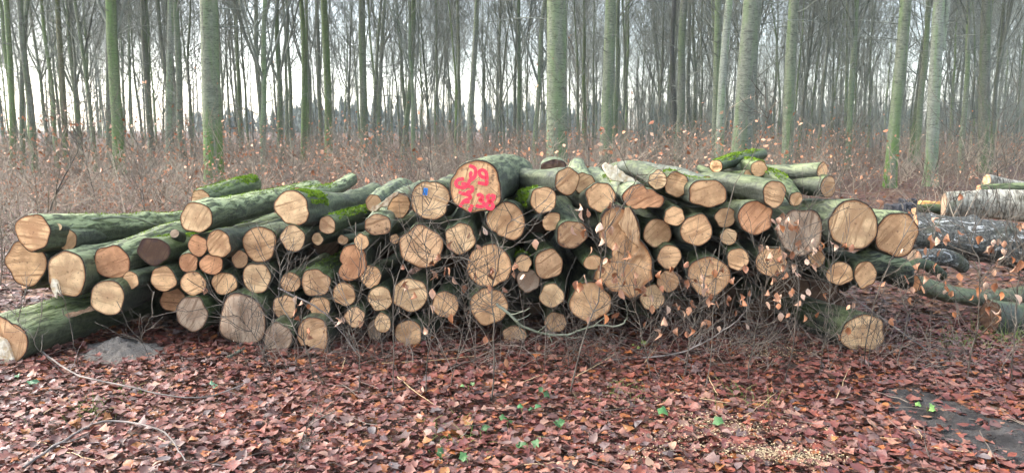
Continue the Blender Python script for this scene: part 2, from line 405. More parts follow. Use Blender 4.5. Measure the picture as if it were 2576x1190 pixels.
GQ = np.stack([ii[:-1, :-1], ii[:-1, 1:], ii[1:, 1:], ii[1:, :-1]], -1).reshape(-1, 4)
ground = link('ground', mesh_np('ground', GV, GQ, mat=M_GROUND)); tag(ground, kind='structure')

def sheet(name, pts_px, mat, height=0.01, bulge=0.0, step=0.05, ragged=0.06, rough=0.01):
    """irregular patch of bare earth lying just over the ground, outline given on the ground"""
    poly = np.array([G(x, y)[:2] for x, y in pts_px])
    lo, hi = poly.min(0), poly.max(0)
    xs = np.arange(lo[0], hi[0] + step, step); ys = np.arange(lo[1], hi[1] + step, step)
    def inside(px, py):
        ins = False; d = 1e9; n = len(poly)
        for i in range(n):
            ax, ay = poly[i]; bx, by = poly[(i + 1) % n]
            if (ay > py) != (by > py) and px < (bx - ax) * (py - ay) / (by - ay) + ax: ins = not ins
            L2 = (bx - ax) ** 2 + (by - ay) ** 2
            t = max(0, min(1, ((px - ax) * (bx - ax) + (py - ay) * (by - ay)) / L2))
            d = min(d, math.hypot(px - ax - t * (bx - ax), py - ay - t * (by - ay)))
        return d if ins else -d
    D = np.array([[inside(x, y) + ragged * mnoise.noise(Vector((x * 6, y * 6, 9))) for x in xs] for y in ys])
    V = []; idx = {}
    for j, y in enumerate(ys):
        for i, x in enumerate(xs):
            if D[j, i] > -step * 1.2:
                d = D[j, i]; s = max(0.0, min(1.0, d / 0.35)); s = s * s * (3 - 2 * s)
                z = gz(x, y) + (height if d > 0 else -0.03) + bulge * s
                z += rough * (0.25 + s) * (mnoise.noise(Vector((x * 9, y * 9, 2))) + 0.7 * mnoise.noise(Vector((x * 24, y * 24, 5))) + 0.6 * mnoise.noise(Vector((x * 50, y * 50, 8)))) if d > 0 else 0
                idx[j, i] = len(V); V.append((x, y, z))
    Q = [(idx[j, i], idx[j, i + 1], idx[j + 1, i + 1], idx[j + 1, i]) for (j, i) in idx if (j, i + 1) in idx and (j + 1, i + 1) in idx and (j + 1, i) in idx]
    o = link(name, mesh_np(name, V, Q, mat=mat)); tag(o, kind='structure')
    return o, inside
mud, mud_in = sheet('mud_track', [(2190, 985), (2290, 975), (2390, 1010), (2500, 1060), (2640, 1085), (2640, 1200), (2520, 1180), (2400, 1120), (2270, 1060)], M_MUD, 0.02, 0.02, 0.035, 0.12, 0.03)
mound, mound_in = sheet('soil_mound', [(180, 905), (215, 875), (270, 858), (330, 852), (400, 868), (420, 890), (360, 915), (260, 925)], M_CLAY, 0.006, 0.085, 0.016, 0.08, 0.05)

# ------------------------------------------------------------------ logs
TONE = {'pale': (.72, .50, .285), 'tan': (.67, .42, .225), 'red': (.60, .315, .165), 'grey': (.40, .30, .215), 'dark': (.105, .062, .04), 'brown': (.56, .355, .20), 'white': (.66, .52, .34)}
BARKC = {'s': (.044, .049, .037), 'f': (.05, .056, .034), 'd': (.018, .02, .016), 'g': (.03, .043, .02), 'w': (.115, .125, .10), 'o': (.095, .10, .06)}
NA = 44
def outline_fn(rg, rx, ry, pts=None, lump=1.0):
    """radius by angle, in metres (x right, z up)"""
    a = np.linspace(0, 2 * np.pi, NA, endpoint=False)
    if pts is not None:
        pts = np.asarray(pts, float)
        th = np.unwrap(np.arctan2(pts[:, 1], pts[:, 0])) if False else np.arctan2(pts[:, 1], pts[:, 0])
        rr = np.hypot(pts[:, 0], pts[:, 1]); o = np.argsort(th); th = th[o]; rr = rr[o]
        th = np.concatenate([th - 2 * np.pi, th, th + 2 * np.pi]); rr = np.concatenate([rr, rr, rr])
        aa = np.where(a > np.pi, a - 2 * np.pi, a)
        r = np.interp(aa, th, rr)
        r = r + 0.006 * np.array([mnoise.noise(Vector((math.cos(x) * 3, math.sin(x) * 3, pts[0, 0] * 50))) for x in a])
        return np.stack([np.cos(a) * r, np.sin(a) * r], 1)
    r = np.ones(NA)
    for k in range(2, 8): r += lump * rg.uniform(0.2, 1) * 0.10 / k ** 0.7 * np.cos(k * a + rg.uniform(0, 6.28)) * (1 if k != 2 else 0.5)
    xy = np.stack([np.cos(a) * r, np.sin(a) * r], 1)
    ext = (xy.max(0) - xy.min(0)) / 2; mid = (xy.max(0) + xy.min(0)) / 2
    return (xy - mid) / ext * np.array([rx, ry])

def build_log(label, loc, out, direction, L, tone, bark, seed, saw=None, stain=0.0, furrow=0.25, algae=0.6, taper=0.86, bend=0.045,
              lumpy=1.0, bark_mat=None, face_tilt=(0, 0), face_rough=0.002, step=None, group='felled logs in the pile', rough=0.0, face_mat=None, name='log', cat='log'):
    rg = np.random.default_rng(seed)
    root = empty(name, loc); tag(root, label, cat, group)
    d = Vector(direction).normalized()
    zax = Vector((0, 0, 1)); xax = d.cross(zax).normalized(); zax = xax.cross(d).normalized()
    R = Matrix((xax, d, zax)).transposed().to_4x4()
    root.matrix_world = Matrix.Translation(loc) @ R
    rmean = float(np.hypot(out[:, 0], out[:, 1]).mean())
    K = 34
    ys = np.concatenate([[0.0, 0.012, 0.04], np.linspace(0.1, L, K - 3)])
    off = rg.uniform(0, 100); bx, bz = rg.normal(0, bend, 2)
    circ = np.stack([np.cos(np.linspace(0, 2 * np.pi, NA, endpoint=False)), np.sin(np.linspace(0, 2 * np.pi, NA, endpoint=False))], 1) * rmean
    kn = [(rg.uniform(0.15, L), rg.uniform(0, NA), rg.uniform(0.10, 0.26), rg.uniform(0.05, 0.11)) for _ in range(int(rg.integers(2, 6)))]
    def knot(y, j):
        v = 0.0
        for ky, ka, am, w in kn:
            da = abs(j - ka); da = min(da, NA - da) / NA * 6.283 * rmean
            v += am * math.exp(-((y - ky) ** 2 + da * da) / (2 * (w * 0.6) ** 2))
        return v
    V = []
    for i, y in enumerate(ys):
        s = y / L
        m = min(1.0, s * 1.6 if lumpy > 1 else s * 0.9)
        prof = out * (1 - m) + circ * m
        sc = 1 - (1 - taper) * s
        if i == 0: sc *= 0.985
        cx = bx * math.sin(s * 3.1) ; cz = bz * math.sin(s * 3.1)
        for j in range(NA):
            px, pz = prof[j]
            n = 0.0
            if i > 1:
                u = Vector((px * 6 + off, y * 2.2, pz * 6)); n = 0.10 * mnoise.noise(u) + 0.05 * mnoise.noise(u * 2.7) + knot(y, j) + (rough * (mnoise.noise(u * 4.5) + 0.6 * mnoise.noise(u * 9.0)) if rough else 0)
            V.append((px * sc * (1 + n) + cx, y + (face_tilt[0] * px + face_tilt[1] * pz) * max(0, 1 - y / 0.1 * 0.5), pz * sc * (1 + n) + cz))
    V = np.array(V)
    idx = np.arange(K * NA).reshape(K, NA); nx = np.roll(idx, -1, 1)
    Q = np.stack([idx[:-1], nx[:-1], nx[1:], idx[1:]], -1).reshape(-1, 4)
    # far cap, and the bark rim round the cut
    rimr = 0.945 if rmean > 0.06 else 0.925
    inner = V[:NA].copy(); c0 = np.array([out[:, 0].mean(), 0, out[:, 1].mean()])
    inner[:, 0] = c0[0] + (inner[:, 0] - c0[0]) * rimr; inner[:, 2] = c0[2] + (inner[:, 2] - c0[2]) * rimr
    inner[:, 1] = face_tilt[0] * inner[:, 0] + face_tilt[1] * inner[:, 2] - 0.001
    nV = len(V); cap = V[-NA:].mean(0)
    VV = np.concatenate([V, inner, cap[None]])
    ir = np.arange(NA) + nV; irn = np.roll(ir, -1); i0 = idx[0]; i0n = np.roll(i0, -1)
    Q2 = np.stack([ir, irn, i0n, i0], -1)
    T = np.stack([idx[-1], np.roll(idx[-1], -1), np.full(NA, nV + NA)], -1)
    mi = np.concatenate([np.zeros(len(Q)), np.ones(len(Q2)), np.ones(NA)])
    me = mesh_np('bark', VV, np.concatenate([Q, Q2]), T, mats=[bark_mat or M_BARK, M_RIM], matidx=mi)
    b = link('bark', me, root, np.array(BARKC[bark]) * rg.uniform(0.8, 1.2))
    b['furrow'] = float(furrow); b['algae'] = float(algae)
    # sawn face
    fr = np.array([0.0, 0.14, 0.3, 0.46, 0.6, 0.74, 0.86, 0.95, 1.0]); FV = []; UV = []
    pith = c0 + np.array([rg.normal(0, 0.06) * rmean, 0, rg.normal(0, 0.06) * rmean])
    aa = np.linspace(0, 2 * np.pi, NA, endpoint=False)
    so = rg.uniform(0, 99)
    for f in fr:
        for j in range(NA):
            q = pith * (1 - f) + inner[j] * f
            y = face_tilt[0] * q[0] + face_tilt[1] * q[2] - 0.002
            if 0 < f < 1: y += face_rough * (mnoise.noise(Vector((q[0] * 22, q[2] * 22, so))) + 0.5 * mnoise.noise(Vector((q[0] * 70, q[2] * 70, so))))
            if step is not None and f < 1:
                ca, sa, o_, dp = step
                e = (q[0] * ca + q[2] * sa - o_) / 0.006
                y += dp * max(0.0, min(1.0, 0.5 + 0.5 * e)) * (1 - f ** 6)
            FV.append((q[0], y, q[2])); UV.append((math.cos(aa[j]) * f, math.sin(aa[j]) * f))
    n = len(fr); idx = np.arange(n * NA).reshape(n, NA); nx = np.roll(idx, -1, 1)
    FQ = np.stack([idx[1:-1], idx[2:], nx[2:], nx[1:-1]], -1).reshape(-1, 4)
    FT = np.stack([idx[0], idx[1], nx[1]], -1)
    fm = mesh_np('cut_end', FV, FQ, FT, mat=face_mat or M_CUT, uv=UV, smooth=True)
    c = link('cut_end', fm, root, np.array(TONE[tone]) * rg.uniform(0.88, 1.07))
    c['saw'] = float(rg.uniform(-0.9, 0.9) if saw is None else saw); c['stain'] = float(stain)
    return root, b, c, V.reshape(K, NA, 3)

def px_outline(pts, cx, cy, Y):
    t, _ = depth_t(cy, Y); s = t / FPX
    return [((x - cx) * s, -(y - cy) * s) for x, y in pts]

LOGS = {}
def log(key, reg, zx, zy, rx, ry, tone, bark, label, Y=None, d=(0, 0), L=None, pts=None, conv=None, ground_it=False, **kw):
    cx, cy = rz(reg, zx, zy) if reg else (zx, zy)
    k = 0.43469 if reg else 1.0
    rx *= k; ry *= k
    seed = abs(hash_(key))
    rg = np.random.default_rng(seed + 1)
    if ground_it: Y = ground_Y(cy + ry)
    if Y is None:
        z = P(cx, cy, 5.5).z
        Y = 5.46 + 0.10 * z + rg.uniform(-0.035, 0.035)
    loc = P(cx, cy, Y); t, _ = depth_t(cy, Y); s = t / FPX
    if pts is not None:
        pp = [conv(p) for p in pts] if conv else [rz(reg, *p) for p in pts]
        out = outline_fn(rg, 0, 0, px_outline(pp, cx, cy, Y)) * 1.045
    else:
        out = outline_fn(rg, rx * s, ry * s) * 1.06
    dirv = (d[0] + rg.normal(0, 0.018), 1.0, d[1] - 0.035 + rg.normal(0, 0.012))
    LOGS[key] = build_log(label, loc, out, dirv, L or rg.uniform(2.3, 3.0), tone, bark, seed, **kw)
    return LOGS[key]
def hash_(s):
    h = 7
    for ch in s: h = (h * 131 + ord(ch)) % 1000003
    return h

cB = lambda p: (530.2 + p[0] / 6.134, 711.2 + p[1] / 6.134)
cD = lambda p: (1474.2 + p[0] / 3.066, 491.4 + p[1] / 3.066)
cE = lambda p: (1293.2 + p[0] / 6.135, 375.0 + p[1] / 6.135)
cA = lambda p: (p[0] / 3.6825, 614.3 + p[1] / 3.6825)
cC = lambda p: (1112.1 + p[0] / 7.078, 387.9 + p[1] / 7.078)
cT = lambda p: (1034.5 + p[0] / 11.503, 452.6 + p[1] / 11.503)

# --- left end of the pile
log('A1', 1, 190, 382, 106, 106, 'tan', 'f', 'large tan log end at the top left corner of the pile', Y=5.42, d=(0.04, -0.05), L=3.2, furrow=1.0, algae=0.9)
log('A2', 1, 150, 560, 123, 132, 'tan', 'd', 'big pale log end at the left edge, under the top left corner log', Y=5.52, d=(0.03, -0.02))
log('A3', 1, 388, 618, 108, 132, 'pale', 'f', 'big pale log end with ragged torn lower left edge, near left edge', Y=5.40, d=(0.05, 0), furrow=0.7, face_rough=0.006)
log('A4', 1, 388, 422, 57, 60, 'tan', 's', 'small round log end with long grey stem, beside the top left corner log', Y=5.6, d=(0.03, 0.0), L=3.2, furrow=0.5)
log('A5', 1, 648, 548, 106, 96, 'red', 'f', 'reddish tan log end with dark pith below the small round grey log', d=(0.06, 0), furrow=0.9, saw=0.1)
log('A6', 1, 890, 492, 98, 80, 'dark', 'g', 'log with dark brown weathered end and mossy bark, left part of pile', Y=5.5, d=(0.06, 0.02), stain=0.4, algae=1.0, lumpy=1.3)
log('A7', 1, 622, 757, 100, 100, 'pale', 'd', 'round pale log end, lowest in its column left of the soil mound', Y=5.42, saw=-0.5)
log('A8', 1, 758, 655, 47, 53, 'tan', 's', 'small tan log end wedged between the reddish log and round pale log', d=(0.08, 0))
log('A9', 1, 948, 645, 77, 75, 'tan', 's', 'tan log end directly below the dark brown weathered end', d=(0.03, 0), saw=-0.3)
log('A11', 1, 1000, 765, 75, 72, 'red', 'd', 'shaded reddish log end set back above the grey ringed log', Y=5.85)
log('A12', 0, 20, 855, 65, 65, 'brown', 'f', 'thick log lying on the leaves, cut off by the left picture edge', Y=5.12, d=(0.22, 0.0), L=2.6, conv=cA, furrow=0.6, algae=0.8,
    pts=[(-250, 900), (-150, 720), (0, 665), (60, 690), (130, 730), (200, 740), (280, 800), (298, 850), (280, 960), (240, 1020), (140, 1095), (0, 1110), (-150, 1080)], step=(-0.92, -0.35, 0.02, 0.05), saw=1.1)
# --- centre left
log('B1', 2, 95, 292, 92, 87, 'pale', 'f', 'pale log end with a dark split mark and long pale furrowed bark', Y=5.45, d=(0.02, 0.02), L=3.0, furrow=1.3, algae=0.9, bend=0.06)
log('B2', 2, 645, 238, 105, 102, 'pale', 's', 'large pale log end on top with bright moss over its bark', Y=5.45, d=(0.07, -0.01), L=2.6, algae=0.5,
    pts=[(540, 232), (560, 185), (600, 148), (650, 136), (700, 152), (735, 190), (742, 240), (748, 275), (728, 315), (690, 340), (640, 330), (600, 318), (580, 290), (555, 265)])
log('B3', 2, 225, 443, 70, 80, 'tan', 's', 'tan log end with long smooth grey stem rising to the mossy log', Y=5.4, d=(-0.02, 0.03), L=3.0, furrow=0.15, algae=0.35)
log('B4', 2, 462, 450, 101, 102, 'tan', 'd', 'large tan log end below and left of the big mossy top log', saw=0.05,
    pts=[(362, 430), (380, 385), (430, 352), (500, 352), (545, 375), (562, 420), (545, 470), (530, 520), (490, 550), (430, 548), (395, 520), (375, 480)])
log('B5', 2, 652, 412, 72, 77, 'pale', 'd', 'round bright log end directly beneath the big mossy top log', Y=5.42, saw=0.0)
log('B6', 2, 852, 335, 48, 52, 'brown', 'g', 'small brown log end with thickly mossed bark', Y=5.5, d=(0.16, 0.02), L=1.5, algae=1.0)
log('B7', 2, 797, 416, 36, 38, 'pale', 's', 'very small pale log end under the small mossy log', d=(0.12, 0.0))
log('B8', 2, 945, 422, 32, 30, 'brown', 's', 'very small brown log end with peeling bark under the weathered log', Y=5.62, d=(0.08, 0.02))
log('B9', 2, 1052, 432, 45, 50, 'tan', 's', 'small tan log end resting on the tall reddish log', Y=5.42, d=(0.10, -0.01))
log('B11', 2, 103, 455, 55, 65, 'red', 's', 'reddish oval log end right of the dark weathered one')
log('B12', 2, 50, 555, 55, 57, 'red', 's', 'round reddish log end, left of a pair above the tan row', saw=0.7)
log('B13', 2, 180, 565, 68, 58, 'red', 'd', 'reddish log end with curved saw marks, right of the pair', saw=0.3)
log('B14', 2, 347, 533, 47, 52, 'brown', 'd', 'small brown log end tucked under the large tan log')
log('B15', 2, 78, 675, 75, 70, 'tan', 'd', 'tan log end with dark stained top edge above the grey ringed log', stain=0.25)
log('B16', 2, 258, 675, 75, 65, 'tan', 'd', 'tan log end resting over the big grey split log')
log('B17', 2, 447, 645, 80, 85, 'pale', 'd', 'eight sided looking pale log end below the large tan log', lumpy=1.2)
log('B18', 2, 640, 665, 58, 56, 'brown', 'd', 'small brown log end left of the moss topped brown log')
log('B19', 2, 790, 668, 86, 78, 'brown', 'g', 'brown log end with moss on its bark, third row centre left', d=(0.08, 0.02), algae=0.9)
log('B20', 2, 1000, 553, 80, 108, 'red', 's', 'tall reddish kidney shaped log end with smooth face', Y=5.5,
    pts=[(1010, 447), (1060, 470), (1078, 530), (1070, 600), (1020, 645), (960, 662), (920, 640), (915, 610), (940, 560), (930, 500), (960, 460)])
log('B21', 2, 950, 735, 65, 70, 'tan', 'd', 'round tan log end below the tall reddish one')
log('B23', 2, 605, 812, 68, 73, 'brown', 'd', 'brown log end right of the big grey split log', saw=-0.4)
log('B24', 2, 807, 813, 62, 60, 'tan', 'd', 'tan log end with level saw marks above the ground log with broken foot', saw=0.05)
log('B25', 2, 1010, 868, 62, 62, 'brown', 'd', 'brown log end, lower of two round ones below the tall reddish log')
log('B26', 2, 72, 852, 92, 102, 'grey', 'g', 'grey log end with clear growth rings and mossy bark near the soil mound', Y=5.45, algae=0.9, stain=0.1)
log('B27', 2, 362, 878, 135, 152, 'grey', 'd', 'very large grey split log end standing on the ground', Y=5.45, conv=cB, step=(-0.985, 0.17, 0.012, -0.035), face_rough=0.006, algae=0.6,
    pts=[(280, 190), (400, 155), (520, 175), (700, 260), (800, 380), (840, 520), (840, 700), (790, 870), (680, 945), (560, 960), (420, 940), (290, 890), (170, 830), (125, 760), (150, 580), (200, 380)], saw=1.4)
log('B28', 2, 570, 990, 80, 95, 'grey', 's', 'dull grey brown log end on the ground right of the split log', ground_it=True)
log('B29', 2, 770, 975, 87, 110, 'brown', 'd', 'brown ground log end with a broken foot at its lower right', Y=5.36, conv=cB, face_rough=0.006,
    pts=[(1480, 540), (1600, 530), (1720, 560), (1800, 650), (1790, 750), (1800, 870), (1770, 1000), (1740, 1090), (1630, 1100), (1590, 1010), (1480, 960), (1400, 980), (1350, 900), (1350, 720), (1390, 610)], saw=0.1)
# --- centre
log('C1', 3, 372, 325, 65, 75, 'tan', 'w', 'angular tan log end with a curl of peeling bark, left of the tagged log', Y=5.62, d=(-0.02, 0),
    pts=[(310, 340), (350, 280), (380, 253), (420, 265), (437, 300), (425, 360), (395, 398), (340, 395), (305, 385)])
log('C2', 3, 555, 298, 118, 110, 'pale', 'd', 'large pale log end with a blue plastic number tag', Y=5.45, conv=cT, stain=0.05,
    pts=[(0, 700), (20, 420), (120, 200), (300, 80), (470, 60), (512, 120), (545, 80), (820, 100), (960, 170), (1090, 330), (1140, 500), (1120, 640), (1030, 700), (1010, 900), (900, 1060), (760, 1150), (600, 1160), (300, 1080), (60, 880)], saw=-0.55)
log('C3', 3, 818, 218, 152, 150, 'tan', 's', 'largest log on top, its end marked with red spray painted numbers', Y=5.40, conv=cC, d=(0.16, 0.01), L=1.7, stain=0.22, furrow=0.5, algae=0.45,
    pts=[(130, 620), (150, 470), (230, 360), (290, 250), (400, 180), (520, 130), (680, 115), (830, 160), (940, 240), (1000, 340), (1010, 450), (1050, 620), (1055, 750), (1030, 860), (920, 960), (760, 1000), (640, 1030), (520, 1050), (400, 1010), (290, 950), (200, 870), (160, 780)], saw=1.0)
log('C4', 3, 253, 437, 74, 61, 'brown', 'w', 'log end with black weathered upper half under peeling pale bark', Y=5.45, d=(-0.03, 0.05), stain=0.3, furrow=0.5)
log('C5', 3, 990, 418, 115, 114, 'tan', 'd', 'large tan log end under the right side of the red numbered log', Y=5.5,
    pts=[(877, 410), (890, 370), (940, 325), (1000, 305), (1050, 325), (1090, 375), (1105, 430), (1090, 490), (1050, 532), (1000, 515), (930, 480), (885, 445)], saw=0.6)
log('C6', 3, 505, 562, 127, 125, 'brown', 'd', 'large brown log end with diagonal step, below the tagged log', Y=5.46, step=(0.75, 0.65, -0.02, 0.008))
log('C7', 3, 732, 520, 87, 92, 'pale', 's', 'pale log end with smooth dark stem, directly beneath the numbered log', Y=5.42, d=(0.03, 0.05), furrow=0.1, saw=0.05)
log('C8', 3, 900, 678, 125, 126, 'tan', 'd', 'large tan log end with scalloped outline, centre of the pile', Y=5.44,
    pts=[(775, 640), (800, 590), (850, 565), (930, 545), (970, 570), (1000, 610), (1020, 640), (1022, 710), (1010, 755), (960, 775), (905, 802), (850, 795), (800, 760), (770, 715)], saw=1.3)
log('C9', 3, 350, 520, 28, 30, 'tan', 's', 'tiny tan log end left of the large brown stepped log', d=(-0.14, 0))
log('C10', 3, 213, 740, 60, 68, 'tan', 'd', 'oval tan log end touching the tall reddish log on its right', Y=5.5)
log('C11', 3, 265, 865, 71, 72, 'pale', 'd', 'pale log end crossed by russet leaves, left of its larger neighbour')
log('C12', 3, 440, 845, 101, 98, 'pale', 'd', 'large pale log end with leaves hanging before it, lower centre', Y=5.47)
log('C13', 3, 642, 900, 77, 78, 'tan', 'd', 'tan log end half covered by a fan of dry leaves')
log('C14', 3, 898, 912, 110, 110, 'tan', 'd', 'large tan log end directly below the scalloped centre log', Y=5.47)
log('C15', 3, 1098, 660, 47, 50, 'tan', 'g', 'small tan log end with mossy top resting on a greyer one', Y=5.52, algae=1.0)
log('C16', 3, 1123, 765, 67, 68, 'grey', 'd', 'greyish round log end beneath the small mossy topped one', Y=5.55)
log('C17', 3, 428, 1068, 78, 80, 'tan', 's', 'tan log end on the ground with dark green stem behind it', ground_it=True, d=(0.14, 0.02))
log('C18', 3, 280, 1003, 47, 58, 'pale', 'd', 'small bright oval log end near the ground, centre left', Y=5.42)
log('C18b', 3, 235, 1045, 42, 65, 'grey', 'd', 'dull shaded log end behind the small bright oval one', Y=5.6)
log('C19', 3, 1045, 1075, 70, 56, 'brown', 'd', 'shaded brown log end on the ground below the greyish round one', ground_it=True, d=(0.0, 0.08))
# --- centre right
log('D1', 4, 457, 188, 78, 80, 'tan', 's', 'tan log end on top with fanned saw marks and bark running left', Y=5.5, d=(-0.42, 0.02), L=1.7, furrow=0.3, algae=0.5, saw=0.4)
log('D2', 4, 317, 297, 75, 77, 'tan', 'g', 'tan log end with bright moss on its left flank', Y=5.46, d=(-0.18, -0.02), algae=1.0, saw=-0.6)
log('D3', 4, 360, 420, 53, 55, 'tan', 'd', 'small flat topped tan log end beside the black stained one', Y=5.52,
    pts=[(312, 430), (330, 385), (370, 367), (410, 375), (412, 420), (395, 460), (350, 475), (318, 455)])
log('D4', 4, 488, 497, 87, 80, 'brown', 's', 'brown log end with black stained upper rim and wet dark stem', Y=5.42, d=(-0.06, 0.12), stain=0.3, furrow=0.4)
log('D5', 4, 650, 283, 88, 85, 'tan', 's', 'tan log end with dark fungus blotches at its lower edge', Y=5.45, d=(-0.08, 0), stain=0.12, saw=0.45)
log('D6', 0, 1617, 494, 55, 32, 'red', 'w', 'wide reddish log end tapering right with white torn wood on top', Y=5.46, conv=cE, d=(-0.10, 0.03), stain=0.12, L=2.2, furrow=0.6,
    pts=[(1660, 720), (1760, 610), (1880, 545), (1970, 540), (2020, 590), (2050, 620), (2200, 690), (2310, 740), (2320, 790), (2290, 900), (2200, 910), (2080, 900), (1950, 920), (1830, 925), (1760, 890), (1700, 830)])
log('D7', 4, 980, 177, 53, 57, 'pale', 's', 'small pale log end with brown heart, top row right of centre', Y=5.55)
log('D8', 4, 1085, 205, 68, 75, 'tan', 'g', 'two toned split log end with moss above, beside the small pale one', Y=5.58, face_rough=0.006, step=(-0.75, 0.65, 0.0, 0.015), algae=1.0)
log('D9', 4, 1077, 388, 60, 57, 'tan', 'd', 'small tan log end below the two toned split one', Y=5.45, d=(0, 0.08), saw=0.1)
log('D10', 4, 978, 487, 83, 83, 'tan', 'g', 'round tan log end right of the torn butt, under the wide reddish log', d=(-0.1, 0.04))
log('D11', 4, 1047, 625, 70, 70, 'tan', 'd', 'round tan log end, upper of two right of the torn butt', Y=5.45)
log('D12', 4, 1040, 765, 65, 65, 'tan', 'd', 'round tan log end, lower of two right of the torn butt', Y=5.47)
log('D13', 0, 1568.8, 638.2, 60, 90, 'tan', 'd', 'tall torn butt end of a forked trunk in the pile centre', Y=5.40, conv=cD, face_rough=0.024, stain=0.06, step=(0.8, 0.55, 0.01, 0.025), saw=0.75,
    pts=[(110, 150), (200, 85), (285, 80), (292, 120), (330, 90), (380, 170), (415, 290), (412, 350), (440, 370), (490, 450), (512, 520), (510, 590), (520, 650), (455, 690), (445, 740), (395, 790), (330, 803), (280, 755), (190, 750), (140, 680), (60, 650), (55, 600), (90, 570), (170, 530), (205, 480), (205, 420), (150, 340), (85, 310), (80, 280), (130, 250)])
log('D14', 4, 605, 655, 55, 42, 'tan', 'g', 'small oval log end with mossy top left of the torn butt', Y=5.44, algae=1.0)
log('D15', 4, 590, 885, 122, 117, 'tan', 'd', 'large tan log end low down, left of the torn butt foot', Y=5.43)
log('D16', 4, 367, 847, 73, 72, 'pale', 's', 'pale round log end below the tall oval mossy one', d=(0.05, 0.06))
log('D17', 4, 350, 663, 80, 88, 'brown', 'g', 'tall oval brown log end with green bark above', Y=5.5, d=(-0.04, 0.05), algae=0.9)
log('D19', 4, 948, 855, 73, 74, 'pale', 'd', 'pale log end tucked under the foot of the torn butt', saw=1.2)
log('D20', 4, 388, 1000, 66, 58, 'brown', 'd', 'dim brown log end near the ground behind the green fallen branch', Y=5.6)
# --- right
log('E3', 5, 378, 260, 108, 78, 'tan', 's', 'wide oval tan log end with a forked grey stub behind', Y=5.45, d=(-0.03, 0.03), stain=0.08)
log('E4', 5, 763, 265, 80, 78, 'tan', 's', 'round tan log end on top right with smooth stem running left', Y=5.42, d=(-0.40, 0.02), L=1.15, furrow=0.2)
log('E5', 5, 888, 290, 45, 40, 'tan', 'g', 'small oval tan log end with mossy stem right of the round one', Y=5.5, d=(-0.35, 0.10), L=0.9, algae=1.0)
log('E6', 5, 1040, 130, 52, 52, 'tan', 's', 'small log end at the top right end of a long level stem', Y=5.7, d=(-0.75, 0.03), L=0.95, furrow=0.4, algae=0.6)
log('E7', 5, 1072, 217, 60, 62, 'brown', 's', 'small brown log end under the level stem at top right', Y=5.62, d=(-0.5, 0.03), L=1.1, furrow=0.2)
log('E11', 5, 310, 468, 92, 92, 'tan', 's', 'round tan log end below the wide oval one', Y=5.45)
log('E12', 5, 478, 397, 65, 57, 'tan', 's', 'oval tan log end with strong level saw marks', d=(-0.12, 0.02), saw=0.1)
log('E13', 5, 650, 400, 101, 98, 'red', 's', 'large reddish log end with slanting saw marks, upper right', Y=5.46, d=(-0.06, 0.03), saw=0.6)
log('E14', 5, 497, 507, 49, 49, 'pale', 'd', 'small pale log end beneath the oval saw marked one', Y=5.5)
log('E15', 5, 905, 487, 132, 133, 'grey', 's', 'very large weathered grey brown log end with a diagonal ridge', Y=5.45, step=(0.85, -0.5, 0.0, 0.012), saw=1.2)
log('E20', 5, 385, 740, 124, 118, 'tan', 'd', 'very large tan log end with wet dark bark behind russet leaves', Y=5.46)
log('E21', 5, 553, 640, 63, 65, 'tan', 'd', 'round tan log end right of the very large leafy one', Y=5.45)
log('E22', 5, 745, 655, 92, 82, 'tan', 'd', 'broad tan log end below and left of the grey weathered log')
log('E23', 5, 1005, 637, 51, 51, 'tan', 'd', 'small tan log end under the grey weathered log')
log('F1', 6, 200, 408, 150, 146, 'pale', 's', 'biggest pale log end at the right with lichen on its bark', Y=5.40, d=(-0.05, 0.02), stain=0.1, furrow=0.35, saw=1.0,
    pts=[(50, 390), (75, 340), (120, 285), (190, 262), (260, 285), (320, 335), (345, 400), (350, 450), (330, 500), (285, 540), (210, 552), (140, 525), (85, 490), (60, 440)])
log('F2', 6, 455, 470, 125, 126, 'tan', 'f', 'large tan log end at the far right end of the pile', Y=5.5, d=(-0.02, 0), furrow=0.8)
log('F3', 6, 125, 690, 80, 68, 'tan', 'd', 'tan log end left of a pair under the biggest pale log', Y=5.5)
log('F4', 6, 272, 700, 65, 80, 'tan', 'd', 'tan log end right of a pair under the biggest pale log', Y=5.48)
log('F5', 6, 255, 1037, 138, 112, 'pale', 'd', 'large yellow log end lying alone on the leaves at right', ground_it=True, d=(-0.14, 0.0), L=2.4, saw=-0.25)
# --- logs whose ends are hidden behind the front row
log('K1', 0, 505, 502, 25, 25, 'brown', 'g', 'mossy log top rising behind the pale furrowed one at left', Y=6.4, d=(0.10, 0.09), L=0.95, furrow=0.5, algae=1.0, taper=0.98, lumpy=1.3)
log('K2', 0, 745, 492, 20, 20, 'brown', 'f', 'pale grey green log tip showing behind the mossy top log', Y=6.9, d=(0.12, 0.06), L=1.5, furrow=1.0, taper=0.95)
log('K3', 0, 1470, 462, 27, 27, 'brown', 'w', 'rough grey log behind the top row, left of the torn white wood', Y=6.1, d=(0.05, 0.06), L=1.6, furrow=0.7)
log('K5', 0, 1778, 462, 18, 18, 'tan', 'w', 'pale lichen grey pole slanting up left behind the top row', Y=5.95, d=(-0.42, 0.10), L=1.3, furrow=0.1, algae=0.1)
log('K6', 0, 1801, 418.5, 17, 15, 'tan', 'g', 'mossy crooked log with ragged pale end on the top right row', Y=6.05, d=(0.85, 0.12), L=0.9, algae=1.0, face_rough=0.01, lumpy=1.4)
log('K7', 0, 1882, 439, 11, 12, 'tan', 'g', 'tiny sawn stub with green bark on the top right row', Y=5.95, d=(-0.25, 0.05), L=0.8, algae=1.0)
log('K8', 0, 1392, 424, 31, 22, 'dark', 'w', 'short rotten round stub perched on top behind the numbered log', Y=6.2, d=(0.1, -0.12), L=0.5, stain=0.5, face_rough=0.02, taper=0.7)
